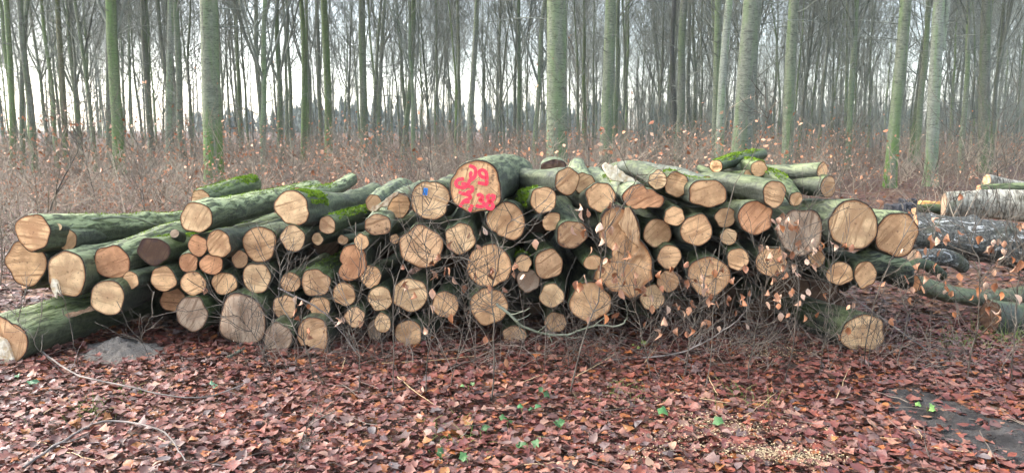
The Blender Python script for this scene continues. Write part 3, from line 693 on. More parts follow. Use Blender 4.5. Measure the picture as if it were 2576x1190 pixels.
log('K9', 0, 60, 690, 38, 38, 'brown', 'g', 'green mossy log lying slantwise under the left log ends', Y=5.75, d=(0.9, -0.10), L=2.2, algae=1.0)
log('K10', 0, 940, 512, 20, 22, 'brown', 'w', 'pale grey lichened log hump left of the peeling bark', Y=5.9, d=(0.05, 0.0), L=1.8, furrow=0.6)
log('K11', 0, 1910, 425, 20, 20, 'tan', 'g', 'mossy thick stem slanting down behind the round top right log', Y=5.9, d=(0.10, 0.03), L=1.2, algae=1.0, lumpy=1.3)
# added filler logs against light leaks; gap shade is painted into their ends
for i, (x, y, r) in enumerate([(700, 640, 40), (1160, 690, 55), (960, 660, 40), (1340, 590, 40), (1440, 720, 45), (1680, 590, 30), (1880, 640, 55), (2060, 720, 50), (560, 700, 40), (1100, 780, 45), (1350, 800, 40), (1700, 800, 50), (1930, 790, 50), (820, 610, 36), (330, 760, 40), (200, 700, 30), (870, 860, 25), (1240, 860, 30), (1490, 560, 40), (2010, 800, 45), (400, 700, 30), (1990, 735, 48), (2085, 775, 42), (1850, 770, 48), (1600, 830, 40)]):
    log('Z%d' % i, 0, x, y, r, r, 'dark', 'd', 'added filler log painted dark as shade, deep in the pile gaps', Y=6.3 + 0.2 * (i % 3), d=(0.04 * ((i % 5) - 2), 0), group='logs deep in the gaps', L=2.2)

# --- logs on the right, lying across
GR = 'logs lying across at the right'
def xlog(key, px0, px1, Y0, Y1, r_px, tone, bark, label, mat=None, **kw):
    a = P(*px0, Y0); b = P(*px1, Y1); t, _ = depth_t(px0[1], Y0); r = r_px * t / FPX
    rg = np.random.default_rng(hash_(key)); out = outline_fn(rg, r, r, lump=kw.pop('lump', 1.0))
    LOGS[key] = build_log(label, a, out, b - a, (b - a).length, tone, bark, hash_(key), bark_mat=mat, group=GR, **kw)
xlog('X1', (2296, 590), (2700, 660), 7.3, 6.9, 57, 'brown', 'd', 'thick dark birch log with white bark patches lying across at right', mat=M_BIRCH_D, taper=0.95, lump=1.6, rough=0.09)
xlog('X2', (2374, 518), (2720, 535), 8.4, 8.0, 36, 'grey', 'd', 'shaggy cream birch log lying across behind the dark birch', mat=M_BIRCH_S, taper=1.05, lump=1.6, rough=0.11)
xlog('X3', (2482, 455), (2720, 462), 10.2, 10.2, 17, 'pale', 'w', 'thin cream birch log, uppermost at the right edge', mat=M_BIRCH_S)
xlog('X4', (2462, 478), (2720, 486), 9.9, 9.8, 14, 'brown', 'g', 'mossy dark log beneath the uppermost birch', algae=1.0, furrow=0.5)
xlog('X5', (2302, 714), (2640, 722), 6.1, 6.5, 22, 'red', 'o', 'smooth green log with a red brown end lying level at right', furrow=0.0, algae=0.5, taper=0.98)
xlog('X6', (2270, 690), (2372, 694), 6.5, 6.7, 15, 'brown', 'g', 'smooth dark green log just behind the level one', furrow=0.0, algae=0.5)
xlog('X7', (2300, 650), (2420, 668), 6.75, 6.95, 23, 'grey', 'd', 'short black and white birch piece under the dark birch', mat=M_BIRCH_D)
xlog('X8', (2276, 690), (2120, 700), 5.95, 5.9, 40, 'brown', 'd', 'dark green ridged log under the far right log end', furrow=0.7, algae=0.5)
xlog('X9', (2490, 795), (2720, 800), 5.85, 5.9, 42, 'dark', 's', 'thick smooth green log at the lower right picture edge', furrow=0.0, algae=0.6)  # shadow at the left end is painted in as a dark end face
xlog('X10', (2300, 527), (2400, 530), 9.0, 9.0, 14, 'brown', 'g', 'low mossy log beside the charred stump', algae=1.0)

# --- details on the logs
def face_paint(key, strokes, conv, width_px, mat, name, lift=0.004, label=None):
    root, b, c, V = LOGS[key]
    loc = root.matrix_world.translation; inv = root.matrix_world.inverted()
    for si, st in enumerate(strokes):
        pts = [conv(p) for p in st]
        sm = smooth_path(np.array(pts), max(6, 5 * len(pts)))
        wp = [inv @ P(x, y, loc.y) for x, y in sm]
        pp = np.array([(p.x, p.z) for p in wp]); t, _ = depth_t(sm[0][1], loc.y); w = width_px * t / FPX / 2
        tg = np.gradient(pp, axis=0); tg /= np.linalg.norm(tg, axis=1, keepdims=True) + 1e-9
        nn = np.stack([-tg[:, 1], tg[:, 0]], 1); n = len(pp)
        ww = np.array([w * (1 + 0.16 * mnoise.noise(Vector((i * 0.9, si * 3.3, 1)))) * (0.72 if i in (0, n - 1) else 1) for i in range(n)])
        y = -lift - 0.0006 * si
        A = pp + nn * ww[:, None]; B = pp - nn * ww[:, None]
        V_ = np.concatenate([np.c_[A[:, 0], np.full(n, y), A[:, 1]], np.c_[B[:, 0], np.full(n, y), B[:, 1]]])
        Q = [(i, i + 1, n + i + 1, n + i) for i in range(n - 1)]
        o = link(name, mesh_np(name, V_, Q, mat=mat), root)
digits = [[(478, 210), (560, 235), (598, 285), (592, 370), (560, 430), (512, 410), (505, 350), (535, 320)],
          [(560, 440), (500, 465), (468, 520), (458, 575)],
          [(800, 410), (735, 412), (680, 370), (670, 310), (720, 282), (780, 310), (802, 370), (803, 470), (800, 530), (720, 520), (640, 508)],
          [(385, 445), (300, 450), (245, 490), (240, 550), (290, 590), (380, 598), (430, 575), (410, 535), (335, 530)],
          [(445, 575), (500, 580), (540, 600), (538, 650), (480, 685), (445, 650)],
          [(290, 680), (360, 702), (450, 722), (505, 760), (480, 800)],
          [(312, 940), (345, 890), (395, 830), (440, 812), (495, 808)],
          [(400, 850), (440, 845), (495, 845)],
          [(540, 900), (520, 950), (482, 1020)],
          [(625, 738), (680, 718), (722, 745), (722, 790), (680, 815), (740, 850), (752, 900), (715, 930), (650, 930), (615, 895)],
          [(885, 722), (940, 745), (925, 800), (860, 842), (805, 890), (815, 945), (880, 965), (925, 930), (900, 865), (835, 805), (825, 748), (875, 722)]]
face_paint('C3', digits, cC, 8.8, M_PAINT, 'painted_stroke')
def number_tag():
    root, b, c, V = LOGS['C2']; inv = root.matrix_world.inverted(); Y = root.matrix_world.translation.y
    t, _ = depth_t(482, Y); s = t / FPX
    p = inv @ P(1070.3, 482.2, Y)
    import bmesh
    bm = bmesh.new(); bmesh.ops.create_cube(bm, size=1.0)
    bmesh.ops.scale(bm, vec=(11.3 * s, 0.004, 18.2 * s), verts=bm.verts)
    bmesh.ops.bevel(bm, geom=[e for e in bm.edges], offset=0.0015, segments=2, affect='EDGES')
    me = bpy.data.meshes.new('number_tag'); bm.to_mesh(me); bm.free(); me.materials.append(M_TAGB)
    o = link('number_tag', me, root); o.location = (p.x, -0.0075, p.z); o.rotation_euler = (0, math.radians(8), 0)
    o['label'] = 'blue plastic number tag with black print'
    # rotated rows of black print as read on the tag: short digit strokes
    glyphs = [[(-.3, .34), (.42, .34)], [(-.3, .2), (.42, .2)], [(-.1, .2), (-.1, .12)], [(.05, .06), (.42, .06)], [(.05, .06), (.05, -.02), (.42, -.02)], [(.0, -.14), (.42, -.14)], [(.1, -.2), (.42, -.26)], [(-.1, -.3), (.4, -.34)]]
    for g in glyphs:
        for (x0, z0), (x1, z1) in zip(g[:-1], g[1:]):
            W, H = 11.3 * s * 0.8, 18.2 * s
            a = np.array((x0 * W, z0 * H)); b_ = np.array((x1 * W, z1 * H)); d = b_ - a; L = np.hypot(*d); d /= L; nn = np.array((-d[1], d[0])) * 0.0011
            q = [a + nn, b_ + nn, b_ - nn, a - nn]
            m = mesh_np('printed_mark', [(v[0], -0.0027, v[1]) for v in q], [(0, 1, 2, 3)], mat=M_INK)
            link('printed_mark', m, o)
number_tag()

def moss_patch(key, s0, s1, a0, a1, dens, seed, blade=0.016):
    """fuzzy cushion over part of a log: angle 90 = top, s along the log 0..1"""
    root, b, c, V = LOGS[key]; K = V.shape[0]; rg = np.random.default_rng(seed)
    ks = np.linspace(0, 1, K)
    n = dens; vs = []; T = []
    L = V[-1, 0, 1]
    s = rg.uniform(s0, s1, n); a = rg.uniform(a0, a1, n)
    for i in range(n):
        if mnoise.noise(Vector((s[i] * L * 9, a[i] / 14, seed))) + 0.30 < 0.55 * abs((a[i] - (a0 + a1) / 2) / ((a1 - a0) / 2)) ** 3 + 0.4 * abs((s[i] - (s0 + s1) / 2) / ((s1 - s0) / 2)) ** 4: continue
        y = s[i] * L; kk = int(np.searchsorted(V[:, 0, 1], y)); kk = min(max(kk, 1), K - 1)
        y0, y1 = V[kk - 1, 0, 1], V[kk, 0, 1]; f = (y - y0) / max(1e-6, y1 - y0)
        j = int(a[i] / 360 * NA) % NA; g = a[i] / 360 * NA - int(a[i] / 360 * NA)
        p = (V[kk - 1, j] * (1 - g) + V[kk - 1, (j + 1) % NA] * g) * (1 - f) + (V[kk, j] * (1 - g) + V[kk, (j + 1) % NA] * g) * f
        cen = V[kk].mean(0); nrm = p - cen; nrm[1] = 0; nrm /= np.linalg.norm(nrm)
        lift = 0.012 * (0.5 + mnoise.noise(Vector((s[i] * L * 30, a[i] / 6, seed + 3))))
        dv = nrm + rg.normal(0, 0.75, 3); dv /= np.linalg.norm(dv); sd = np.cross(dv, rg.normal(0, 1, 3)); sd /= np.linalg.norm(sd)
        h = blade * rg.uniform(0.5, 1.2); q = p + nrm * (lift - 0.004); k = len(vs)
        vs += [q - sd * h * 0.3, q + sd * h * 0.3, q + dv * h]; T.append((k, k + 1, k + 2))
    if T:
        o = link('moss', mesh_np('moss', vs, None, T, mat=M_MOSS, smooth=False), root); tag(o, kind='stuff')
moss_patch('B2', 0.01, 0.20, 10, 120, 4200, 1)
moss_patch('B6', 0.04, 0.95, 20, 165, 3800, 2)
moss_patch('K1', 0.55, 0.99, 15, 130, 2200, 3)
moss_patch('K2', 0.05, 0.6, 40, 150, 900, 4)
moss_patch('D2', 0.02, 0.22, 85, 215, 1800, 5)
moss_patch('D6', 0.25, 0.5, 50, 150, 1200, 6)
moss_patch('K6', 0.0, 0.9, 30, 150, 1400, 7)
moss_patch('K11', 0.0, 0.8, 20, 120, 1500, 8)
moss_patch('A6', 0.03, 0.3, 50, 130, 1200, 9)
moss_patch('D8', 0.0, 0.15, 30, 120, 500, 10)
moss_patch('C15', 0.05, 0.4, 30, 150, 700, 11)
moss_patch('K9', 0.0, 0.5, 60, 150, 1500, 12)
moss_patch('E5', 0.2, 0.9, 30, 150, 1200, 13)

moss_patch('A1', 0.1, 0.95, 50, 130, 1500, 21, 0.011)
moss_patch('B1', 0.15, 0.95, 45, 125, 1800, 22, 0.011)
moss_patch('A5', 0.03, 0.5, 50, 130, 900, 23, 0.011)
moss_patch('A6', 0.02, 0.6, 40, 140, 1800, 24, 0.012)
moss_patch('K1', 0.0, 0.7, 30, 150, 1200, 25, 0.012)
moss_patch('E3', 0.02, 0.3, 50, 130, 600, 26, 0.011)
moss_patch('A12', 0.02, 0.6, 60, 140, 900, 27, 0.012)
moss_patch('B19', 0.02, 0.3, 40, 140, 700, 28, 0.011)
def splinter(key, pts, conv, Y, depth, mat, name, seed, label=None):
    """thick ragged sliver of torn wood, extruded outline"""
    root = LOGS[key][0]; inv = root.matrix_world.inverted(); n = len(pts)
    F = [inv @ P(*conv(p), Y) for p in pts]; Bk = [inv @ (P(*conv(p), Y) + Vector((0.0, depth, -0.01))) for p in pts]
    import bmesh
    bm = bmesh.new(); a = [bm.verts.new(v) for v in F]; b = [bm.verts.new(v) for v in Bk]
    bm.faces.new(a); bm.faces.new(b[::-1])
    for i in range(n): bm.faces.new((a[i], b[i], b[(i + 1) % n], a[(i + 1) % n]))
    bmesh.ops.triangulate(bm, faces=bm.faces); bmesh.ops.recalc_face_normals(bm, faces=bm.faces)
    me = bpy.data.meshes.new(name); bm.to_mesh(me); bm.free(); me.materials.append(mat)
    o = link(name, me, root)
    if label: o['label'] = label
splinter('D6', [(1375, 240), (1420, 205), (1455, 240), (1490, 235), (1560, 290), (1580, 250), (1610, 310), (1680, 350), (1720, 395), (1800, 430), (1870, 470), (1950, 520), (1880, 545), (1760, 530), (1640, 500), (1520, 480), (1450, 400), (1400, 310)], cE, 5.72, 0.09, M_TORN, 'torn_wood', 1, 'white jagged torn wood')
splinter('C1', [(205, 355), (225, 330), (270, 320), (300, 285), (345, 255), (372, 245), (368, 262), (330, 290), (310, 330), (265, 335), (240, 360)], lambda p: rz(3, *p), 5.52, 0.05, mat_plain('curled_bark', (0.25, 0.13, 0.06), (0.62, 0.50, 0.34), 30.0), 'peeling_bark', 2, 'curled strip of peeling bark')
splinter('A3', [(300, 640), (330, 650), (345, 690), (352, 740), (330, 720), (322, 756), (312, 735), (300, 715), (292, 690)], lambda p: rz(1, *p), 5.385, 0.02, M_TORN, 'torn_wood', 3)
splinter('B27', [(250, 660), (330, 560), (410, 600), (420, 760), (400, 830), (350, 900), (300, 800)], cB, 5.435, 0.03, M_TORN, 'torn_wood', 4)
M_TTAN = mat_plain('torn_tan_wood', (0.30, 0.16, 0.075), (0.70, 0.45, 0.245), 34.0, 0.8, 1.0, 0.02, 0.2, (1.6, 0.3, 0.3))
splinter('D13', [(250, 215), (292, 150), (305, 95), (332, 92), (378, 172), (412, 290), (408, 400), (330, 330)], cD, 5.388, 0.03, M_TTAN, 'torn_wood', 6)
splinter('A12', [(-200, 900), (-60, 850), (30, 880), (70, 930), (95, 1000), (135, 1098), (40, 1108), (-60, 1105), (-180, 1050)], cA, 5.085, 0.05, M_TORN, 'torn_wood', 5, 'pale torn splintered part of the cut')
def stub(key, reg, zx, zy, r, Y, d, L, tone='pale'):
    """sawn-off side branch"""
    root = LOGS[key][0]; inv = root.matrix_world.inverted(); cx, cy = rz(reg, zx, zy) if reg else (zx, zy)
    p = P(cx, cy, Y); t, _ = depth_t(cy, Y); rr = r * (0.43469 if reg else 1) * t / FPX
    d = Vector(d).normalized(); e = p + d * L
    path = np.array([[inv @ p, inv @ (p + d * L * 0.4), inv @ e]]); 
    V_, Q_ = tubes(path, np.array([[rr, rr * 1.15, rr * 1.7]]), 12)
    o = link('branch_stub', mesh_np('branch_stub', V_, Q_, mat=M_BARK), root, BARKC['s']); o['furrow'] = 0.2; o['algae'] = 0.6
    ring = V_[:12]; cen = ring.mean(0); VV = np.concatenate([ring * 0.995 + cen * 0.005, cen[None]])
    c = link('cut_end', mesh_np('cut_end', VV, None, [(i, (i + 1) % 12, 12) for i in range(12)], mat=M_CUT, uv=[(math.cos(i * 0.5236) * .9, math.sin(i * 0.5236) * .9) for i in range(12)] + [(0, 0)], smooth=False), o, TONE[tone])
    c['saw'] = 0.4; c['stain'] = 0.0
stub('A1', 1, 335, 348, 22, 5.5, (-0.2, 1, -0.3), 0.12)
stub('K1', 0, 595, 464, 7, 6.85, (0.1, 1, -0.3), 0.12)
stub('A6', 1, 1010, 385, 26, 5.62, (-0.1, 0.9, -0.45), 0.10, 'grey')

# charred stump and debris at the right
def stump():
    p = P(2283, 520, 13.5); r = 0.16
    root = empty('stump', (p.x, p.y, 0)); tag(root, 'charred grey black stump on the open leaf ground at right', 'stump')
    a = np.linspace(0, 2 * np.pi, 20, endpoint=False); V = []
    for z, s in ((0, 1.15), (0.12, 1.0), (0.24, 0.97), (0.34, 0.96)):
        for j, x in enumerate(a):
            k = r * s * (1 + 0.08 * mnoise.noise(Vector((math.cos(x) * 2, math.sin(x) * 2, z))))
            V.append((math.cos(x) * k, math.sin(x) * k, z + (0.02 * math.sin(3 * x) if z > 0.3 else 0)))
    idx = np.arange(80).reshape(4, 20); nx = np.roll(idx, -1, 1)
    Q = np.stack([idx[:-1], nx[:-1], nx[1:], idx[1:]], -1).reshape(-1, 4)
    link('bark', mesh_np('bark', V, Q, mat=M_ROT), root)
    top = V[60:] + [(0, 0, 0.345)]
    link('cut_end', mesh_np('cut_end', [(x * 0.98, y * 0.98, z + 0.003) for x, y, z in top], None, [(i, (i + 1) % 20, 20) for i in range(20)], mat=M_ROT), root)
stump()
def plank(label, px0, px1, Y, w, mat, cat='wood piece', name='split_wood', th=0.03):
    import bmesh
    a, b = P(*px0, Y), P(*px1, Y); bm = bmesh.new(); n = 9; rg = random.Random(label)
    rows = []
    for i in range(n):
        f = i / (n - 1); p = a.lerp(b, f); ww = w * (0.4 + 0.6 * math.sin(math.pi * min(1, f * 1.4 + 0.15)) ** 0.5) * rg.uniform(0.7, 1.2)
        rows.append([bm.verts.new(p + Vector((0, s * ww, 0)) + Vector((0, 0, z * th * rg.uniform(0.7, 1.2) + (0.012 * rg.random())))) for s, z in ((-1, 0), (-0.8, 1), (0.8, 1), (1, 0))])
    for r0, r1 in zip(rows[:-1], rows[1:]):
        for j in range(4): bm.faces.new((r0[j], r1[j], r1[(j + 1) % 4], r0[(j + 1) % 4]))
    bm.faces.new(rows[0]); bm.faces.new(rows[-1][::-1]); bmesh.ops.recalc_face_normals(bm, faces=bm.faces)
    me = bpy.data.meshes.new(name); bm.to_mesh(me); bm.free(); me.materials.append(mat)
    o = link(name, me); tag(o, label, cat)
plank('bright orange split wood lying beside the charred stump', (2312, 514), (2366, 514), 8.9, 0.05, mat_plain('fresh_split_wood', (0.60, 0.27, 0.07), (0.80, 0.47, 0.17), 20.0))
plank('black bark fragment lying on the far right log', (2232, 531), (2300, 524), 6.3, 0.10, M_ROT, 'bark piece', 'bark_fragment', 0.04)
plank('brown splintered slat poking out under the left log ends', (160, 806), (248, 778), 5.45, 0.02, mat_plain('old_slat', (0.10, 0.06, 0.035), (0.30, 0.18, 0.10), 20.0), 'wood piece', 'broken_slat', 0.03)

# ------------------------------------------------------------------ trees
def branchlets(rg, paths, radii, per, frac, length, spread, upb, k, r_scale, rmin):
    """children along parent paths; all vectorised"""
    n, kp, _ = paths.shape
    par = np.repeat(np.arange(n), per); m = len(par)
    f = rg.uniform(frac[0], frac[1], m) * (kp - 1); i = np.minimum(f.astype(int), kp - 2); w = (f - i)[:, None]
    st = paths[par, i] * (1 - w) + paths[par, i + 1] * w
    tg = paths[par, i + 1] - paths[par, i]; tg /= np.linalg.norm(tg, axis=1, keepdims=True) + 1e-9
    plen = np.linalg.norm(paths[par, -1] - paths[par, 0], axis=1)
    pr = radii[par, i] * (1 - w[:, 0]) + radii[par, i + 1] * w[:, 0]
    rd = rg.normal(0, 1, (m, 3)); rd -= (rd * tg).sum(1, keepdims=True) * tg; rd /= np.linalg.norm(rd, axis=1, keepdims=True) + 1e-9
    d = tg * rg.uniform(0.5, 1.0, (m, 1)) + rd * spread; d[:, 2] += upb; d /= np.linalg.norm(d, axis=1, keepdims=True)
    L = plen * length * rg.uniform(0.55, 1.25, m)
    out = np.zeros((m, k, 3)); out[:, 0] = st; cur = d.copy()
    for j in range(1, k):
        cur = cur + rg.normal(0, 0.16, (m, 3)); cur[:, 2] += 0.10 * (1 if upb >= 0 else -0.2); cur /= np.linalg.norm(cur, axis=1, keepdims=True)
        out[:, j] = out[:, j - 1] + cur * (L / (k - 1))[:, None]
    r0 = np.maximum(pr * r_scale, rmin)
    rad = r0[:, None] * np.linspace(1, 0.35, k)[None]
    return out, np.maximum(rad, rmin * 0.8)

def tree_proto(seed, H=22.0, r0=0.2, first=0.2, nprim=26, fork=False, wob=0.25, sides=10, K=22, low=8, dense=1.0):
    rg = np.random.default_rng(seed)
    z = np.linspace(0, 1, K) ** 1.25 * H
    ph = rg.uniform(0, 6.28, 4)
    tx = wob * (np.sin(z / H * 5 + ph[0]) - np.sin(ph[0])) * (z / H) ** 0.7 * 1.2 + 0.04 * np.sin(z * 1.3 + ph[1]) * np.minimum(1, z / 2)
    ty = wob * (np.sin(z / H * 4 + ph[2]) - np.sin(ph[2])) * (z / H) ** 0.7 * 1.2
    tp = np.stack([tx, ty, z], 1)
    tr = r0 * (1 - 0.86 * (z / H) ** 0.9) + r0 * 0.35 * np.exp(-z / 0.35)
    T = Tubes(); T.add(tp[None], tr[None], sides)
    B = Tubes()
    # main limbs
    f = np.sort(rg.uniform(first, 0.97, nprim)); n = nprim
    if fork: f[:3] = first + rg.uniform(0, 0.03, 3)
    st = np.stack([np.interp(f * H, z, tp[:, c]) for c in range(3)], 1); rr = np.interp(f * H, z, tr)
    az = rg.uniform(0, 6.28, n); an = rg.uniform(0.45, 1.05, n)
    if fork: an[:3] = rg.uniform(0.2, 0.4, 3)
    L = ((1 - f) * H * 0.5 + 1.6) * rg.uniform(0.6, 1.15, n)
    d = np.stack([np.cos(az) * np.sin(an), np.sin(az) * np.sin(an), np.cos(an)], 1)
    k = 8; P1 = np.zeros((n, k, 3)); P1[:, 0] = st
    for j in range(1, k):
        d = d + rg.normal(0, 0.10, (n, 3)); d[:, 2] += 0.09; d /= np.linalg.norm(d, axis=1, keepdims=True)
        P1[:, j] = P1[:, j - 1] + d * (L / (k - 1))[:, None]
    r1 = (rr * rg.uniform(0.16, 0.40, n))[:, None] * np.linspace(1, 0.25, k)[None]
    if fork: r1[:3] = (rr[:3] * 0.55)[:, None] * np.linspace(1, 0.3, k)[None]
    B.add(P1, np.maximum(r1, 0.012), 5)
    P2, r2 = branchlets(rg, P1, r1, int(7 * dense), (0.15, 0.98), 0.42, 0.75, 0.28, 5, 0.55, 0.009)
    B.add(P2, r2, 3)
    P3, r3 = branchlets(rg, P2, r2, 8, (0.15, 1.0), 0.5, 0.8, 0.15, 4, 0.55, 0.006)
    B.add(P3, r3, 3)
    # thin dead twigs low on the stem
    if low:
        f = rg.uniform(0.07, first + 0.1, low); st = np.stack([np.interp(f * H, z, tp[:, c]) for c in range(3)], 1)
        az = rg.uniform(0, 6.28, low); d = np.stack([np.cos(az), np.sin(az), rg.uniform(-0.15, 0.5, low)], 1)
        PL = np.zeros((low, 6, 3)); PL[:, 0] = st; LL = rg.uniform(0.8, 2.4, low)
        for j in range(1, 6):
            d = d + rg.normal(0, 0.18, (low, 3)); d /= np.linalg.norm(d, axis=1, keepdims=True); PL[:, j] = PL[:, j - 1] + d * (LL / 5)[:, None]
        rl = np.full((low, 1), 0.016) * np.linspace(1, 0.35, 6)[None]
        B.add(PL, rl, 3); P4, r4 = branchlets(rg, PL, rl, 5, (0.2, 1), 0.4, 0.8, 0.05, 4, 0.6, 0.005); B.add(P4, r4, 3)
    return T.mesh('trunk', M_TRUNK), B.mesh('crown', M_BRANCH)

PROTO = [tree_proto(100 + i, H=[21, 24, 19, 22, 25, 18, 23, 20][i], r0=[.11, .14, .08, .12, .145, .075, .105, .10][i], first=[.16, .24, .12, .2, .28, .1, .18, .14][i],
                    nprim=[28, 24, 26, 28, 24, 26, 26, 28][i], fork=i in (0, 3, 6), wob=[.3, .15, .5, .25, .12, .6, .35, .4][i]) for i in range(8)]
def near_trunk(seed, H, r0, lean, bend, K=46, sides=22):
    rg = np.random.default_rng(seed); z = np.concatenate([np.linspace(0, 6, K - 14), np.linspace(6.5, H, 14)])
    V = []; ph = rg.uniform(0, 6)
    for zz in z:
        cx = lean * zz + bend * math.sin(zz * 0.5 + ph) - bend * math.sin(ph); cy = 0.4 * bend * math.sin(zz * 0.6 + ph)
        r = r0 * (1 - 0.80 * (zz / H)) + r0 * 0.30 * math.exp(-zz / 0.3)
        for j in range(sides):
            a = 6.28318 * j / sides
            q = 1 + 0.05 * mnoise.noise(Vector((math.cos(a) * 1.2 + seed, math.sin(a) * 1.2, zz * 0.8))) + 0.02 * mnoise.noise(Vector((math.cos(a) * 3, math.sin(a) * 3 + seed, zz * 4)))
            q += 0.10 * math.exp(-zz / 0.35) * math.cos(4 * a + ph)
            V.append((cx + math.cos(a) * r * q, cy + math.sin(a) * r * q, zz))
    n = len(z); idx = np.arange(n * sides).reshape(n, sides); nx = np.roll(idx, -1, 1)
    return mesh_np('trunk', V, np.stack([idx[:-1], nx[:-1], nx[1:], idx[1:]], -1).reshape(-1, 4), mat=M_TRUNK)
def gtree(label, x, x_top, w, Y, color, moss=0.0, H=24, bend=0.05, seed=0, crown=1, fork=None):
    p = P(x, 330, Y); q = P(x_top, 0, Y); hz = q.z
    lean = (q.x - p.x) / hz
    root = empty('beech_tree', (p.x, Y, gz(p.x, Y) - 0.03)); tag(root, label, 'tree', 'beech trees behind the pile')
    t, _ = depth_t(330, Y); r0 = w / 2 * t / FPX * 1.02
    tr = link('trunk', near_trunk(seed + 11, H, r0, lean, bend), root, color); tr['moss'] = float(moss)
    cr = link('crown', PROTO[crown][1], root); cr.location = (lean * 7, 0, 1.5); cr.rotation_euler = (0, 0, seed * 1.7)
    if fork:
        rg = np.random.default_rng(seed); paths = []; rad = []
        for (dx, zs, ze, rr) in fork:
            zz = np.linspace(zs, ze, 10); xx = lean * zz + dx * ((zz - zs) / (ze - zs)) ** 0.8 * 1.0
            paths.append(np.stack([xx, 0.05 * np.sin(zz), zz], 1)); rad.append(np.linspace(rr, rr * 0.6, 10))
        T = Tubes(); T.add(np.array(paths), np.array(rad), 10); l = link('limb', T.mesh('limb', M_TRUNK), root, color); l['moss'] = 0.0
    return root
GREYG, GREEN, PALE, BROWN = (.155, .17, .12), (.14, .175, .085), (.24, .255, .205), (.135, .14, .11)
gtree('broad straight trunk with bright green moss at its foot, left', 530, 528, 48, 18, GREYG, 1.3, seed=1, bend=0.02)
gtree('thickest pale grey green trunk rising behind the top of the pile', 1404, 1396, 54, 16.5, GREYG, 0.2, seed=2, bend=0.02)
gtree('straight grey trunk right of the thickest trunk', 1524, 1532, 32, 24, GREYG, 0.3, seed=3, bend=0.03)
gtree('thick leaning trunk with a bark scar behind the right part of the pile', 1864, 1890, 50, 17.5, (.145, .155, .12), 0.2, seed=4, bend=0.03)
gtree('slim grey trunk standing right of the thick scarred one', 1986, 1998, 28, 22, GREYG, 0.3, seed=5, bend=0.06)
gtree('slim trunk with mossy foot on the open leaf ground, right', 2246, 2266, 30, 20.5, GREYG, 0.9, seed=6, bend=0.08)
gtree('pale forked trunk with dark scars near the right edge', 2352, 2378, 30, 21, PALE, 0.5, seed=7, bend=0.10, fork=[(-0.65, 3.6, 9, 0.12), (0.15, 3.9, 9, 0.07)])
gtree('grey trunk with round burls close to the right edge', 2484, 2490, 27, 27, BROWN, 0.4, seed=8, bend=0.08)
gtree('bright green algae covered trunk, left of the bright gap', 292, 286, 28, 27, GREEN, 0.9, seed=9, bend=0.05)
gtree('brownish trunk touching the bright green one on its left', 272, 268, 20, 31, BROWN, 0.2, seed=10, bend=0.04)
gtree('pale grey slim trunk in front of the bright gap', 420, 423, 18, 30, PALE, 0.1, seed=12, bend=0.05)
gtree('dark slim trunk left of the pale grey one in the bright gap', 378, 365, 16, 32, BROWN, 0.1, seed=13, bend=0.05)
gtree('speckled slim trunk close before the pale slanting one', 1800, 1812, 20, 25, GREYG, 0.3, seed=14, bend=0.05)
gtree('pale green slanting trunk beside the thick scarred trunk', 1812, 1842, 21, 23, PALE, 0.5, seed=15, bend=0.10)
gtree('pale trunk leaning right, behind the numbered log', 1180, 1194, 15, 38, PALE, 0.2, seed=16, bend=0.06)
gtree('thin bright green trunk left of centre', 762, 752, 14, 38, GREEN, 0.6, seed=17, bend=0.08)
gtree('stout dark green trunk right of the thin bright green one', 824, 818, 20, 36, GREEN, 0.8, seed=18, bend=0.05)
gtree('tall straight grey trunk left of the leaning one in the centre', 914, 918, 20, 34, GREYG, 0.2, seed=19, bend=0.06)
gtree('trunk leaning clearly right, left of the numbered log', 1012, 1034, 14, 36, GREYG, 0.1, seed=20, bend=0.10)
gtree('green brown trunk between the bright gaps at far left', 158, 150, 14, 30, (.14, .135, .08), 0.5, seed=21, bend=0.05)
gtree('dark trunk leaning right at the far left edge', 48, 78, 12, 27, BROWN, 0.4, seed=22, bend=0.12)
gtree('mossy green trunk at the left picture edge', 24, 16, 14, 30, GREEN, 0.7, seed=23, bend=0.05)
gtree('crooked dark forked oak left of the speckled trunk', 1706, 1722, 13, 30, (.07, .07, .06), 0.2, seed=24, bend=0.22, crown=5)

def copy_tree_at(proto, x, y, s, rot, color, label, group):
    root = empty('bare_tree', (x, y, gz(x, y) - 0.05)); tag(root, label, 'tree', group)
    root.rotation_euler = (rng.normal(0, 0.02), rng.normal(0, 0.02), rot); root.scale = (s * rng.uniform(0.85, 1.2),) * 2 + (s,)
    t = link('trunk', PROTO[proto][0], root, color); t['moss'] = float(rng.uniform(0, 0.5))
    link('crown', PROTO[proto][1], root, color)
ZL = {(i, j): ('slim bare tree %s %s' % (d, z), 'bare trees %s' % z) for i, z in enumerate(('in the left wood', 'in the middle wood', 'in the right wood'))
      for j, d in enumerate(('nearest behind the brush', 'halfway back', 'far back'))}
placed = []
def scatter(n, y0, y1, lo, hi, pw=1.0):
    c = 0; tries = 0
    while c < n and tries < n * 40:
        tries += 1
        y = y0 + (y1 - y0) * rng.random() ** pw
        u = rng.uniform(lo, hi); x = u * y
        if any((x - a) ** 2 + (y - b) ** 2 < 2.2 for a, b in placed): continue
        placed.append((x, y)); c += 1
        z = ZL[0 if u < -0.27 else (1 if u < 0.27 else 2), 0 if y < 42 else (1 if y < 75 else 2)]
        g = rng.random(); col = np.array([GREYG, GREEN, BROWN, (.13, .15, .10)][int(g * 4)]) * rng.uniform(0.9, 1.35)
        copy_tree_at(int(rng.integers(0, 8)), x, y, rng.uniform(0.7, 1.1), rng.uniform(0, 6.28), col, *z)
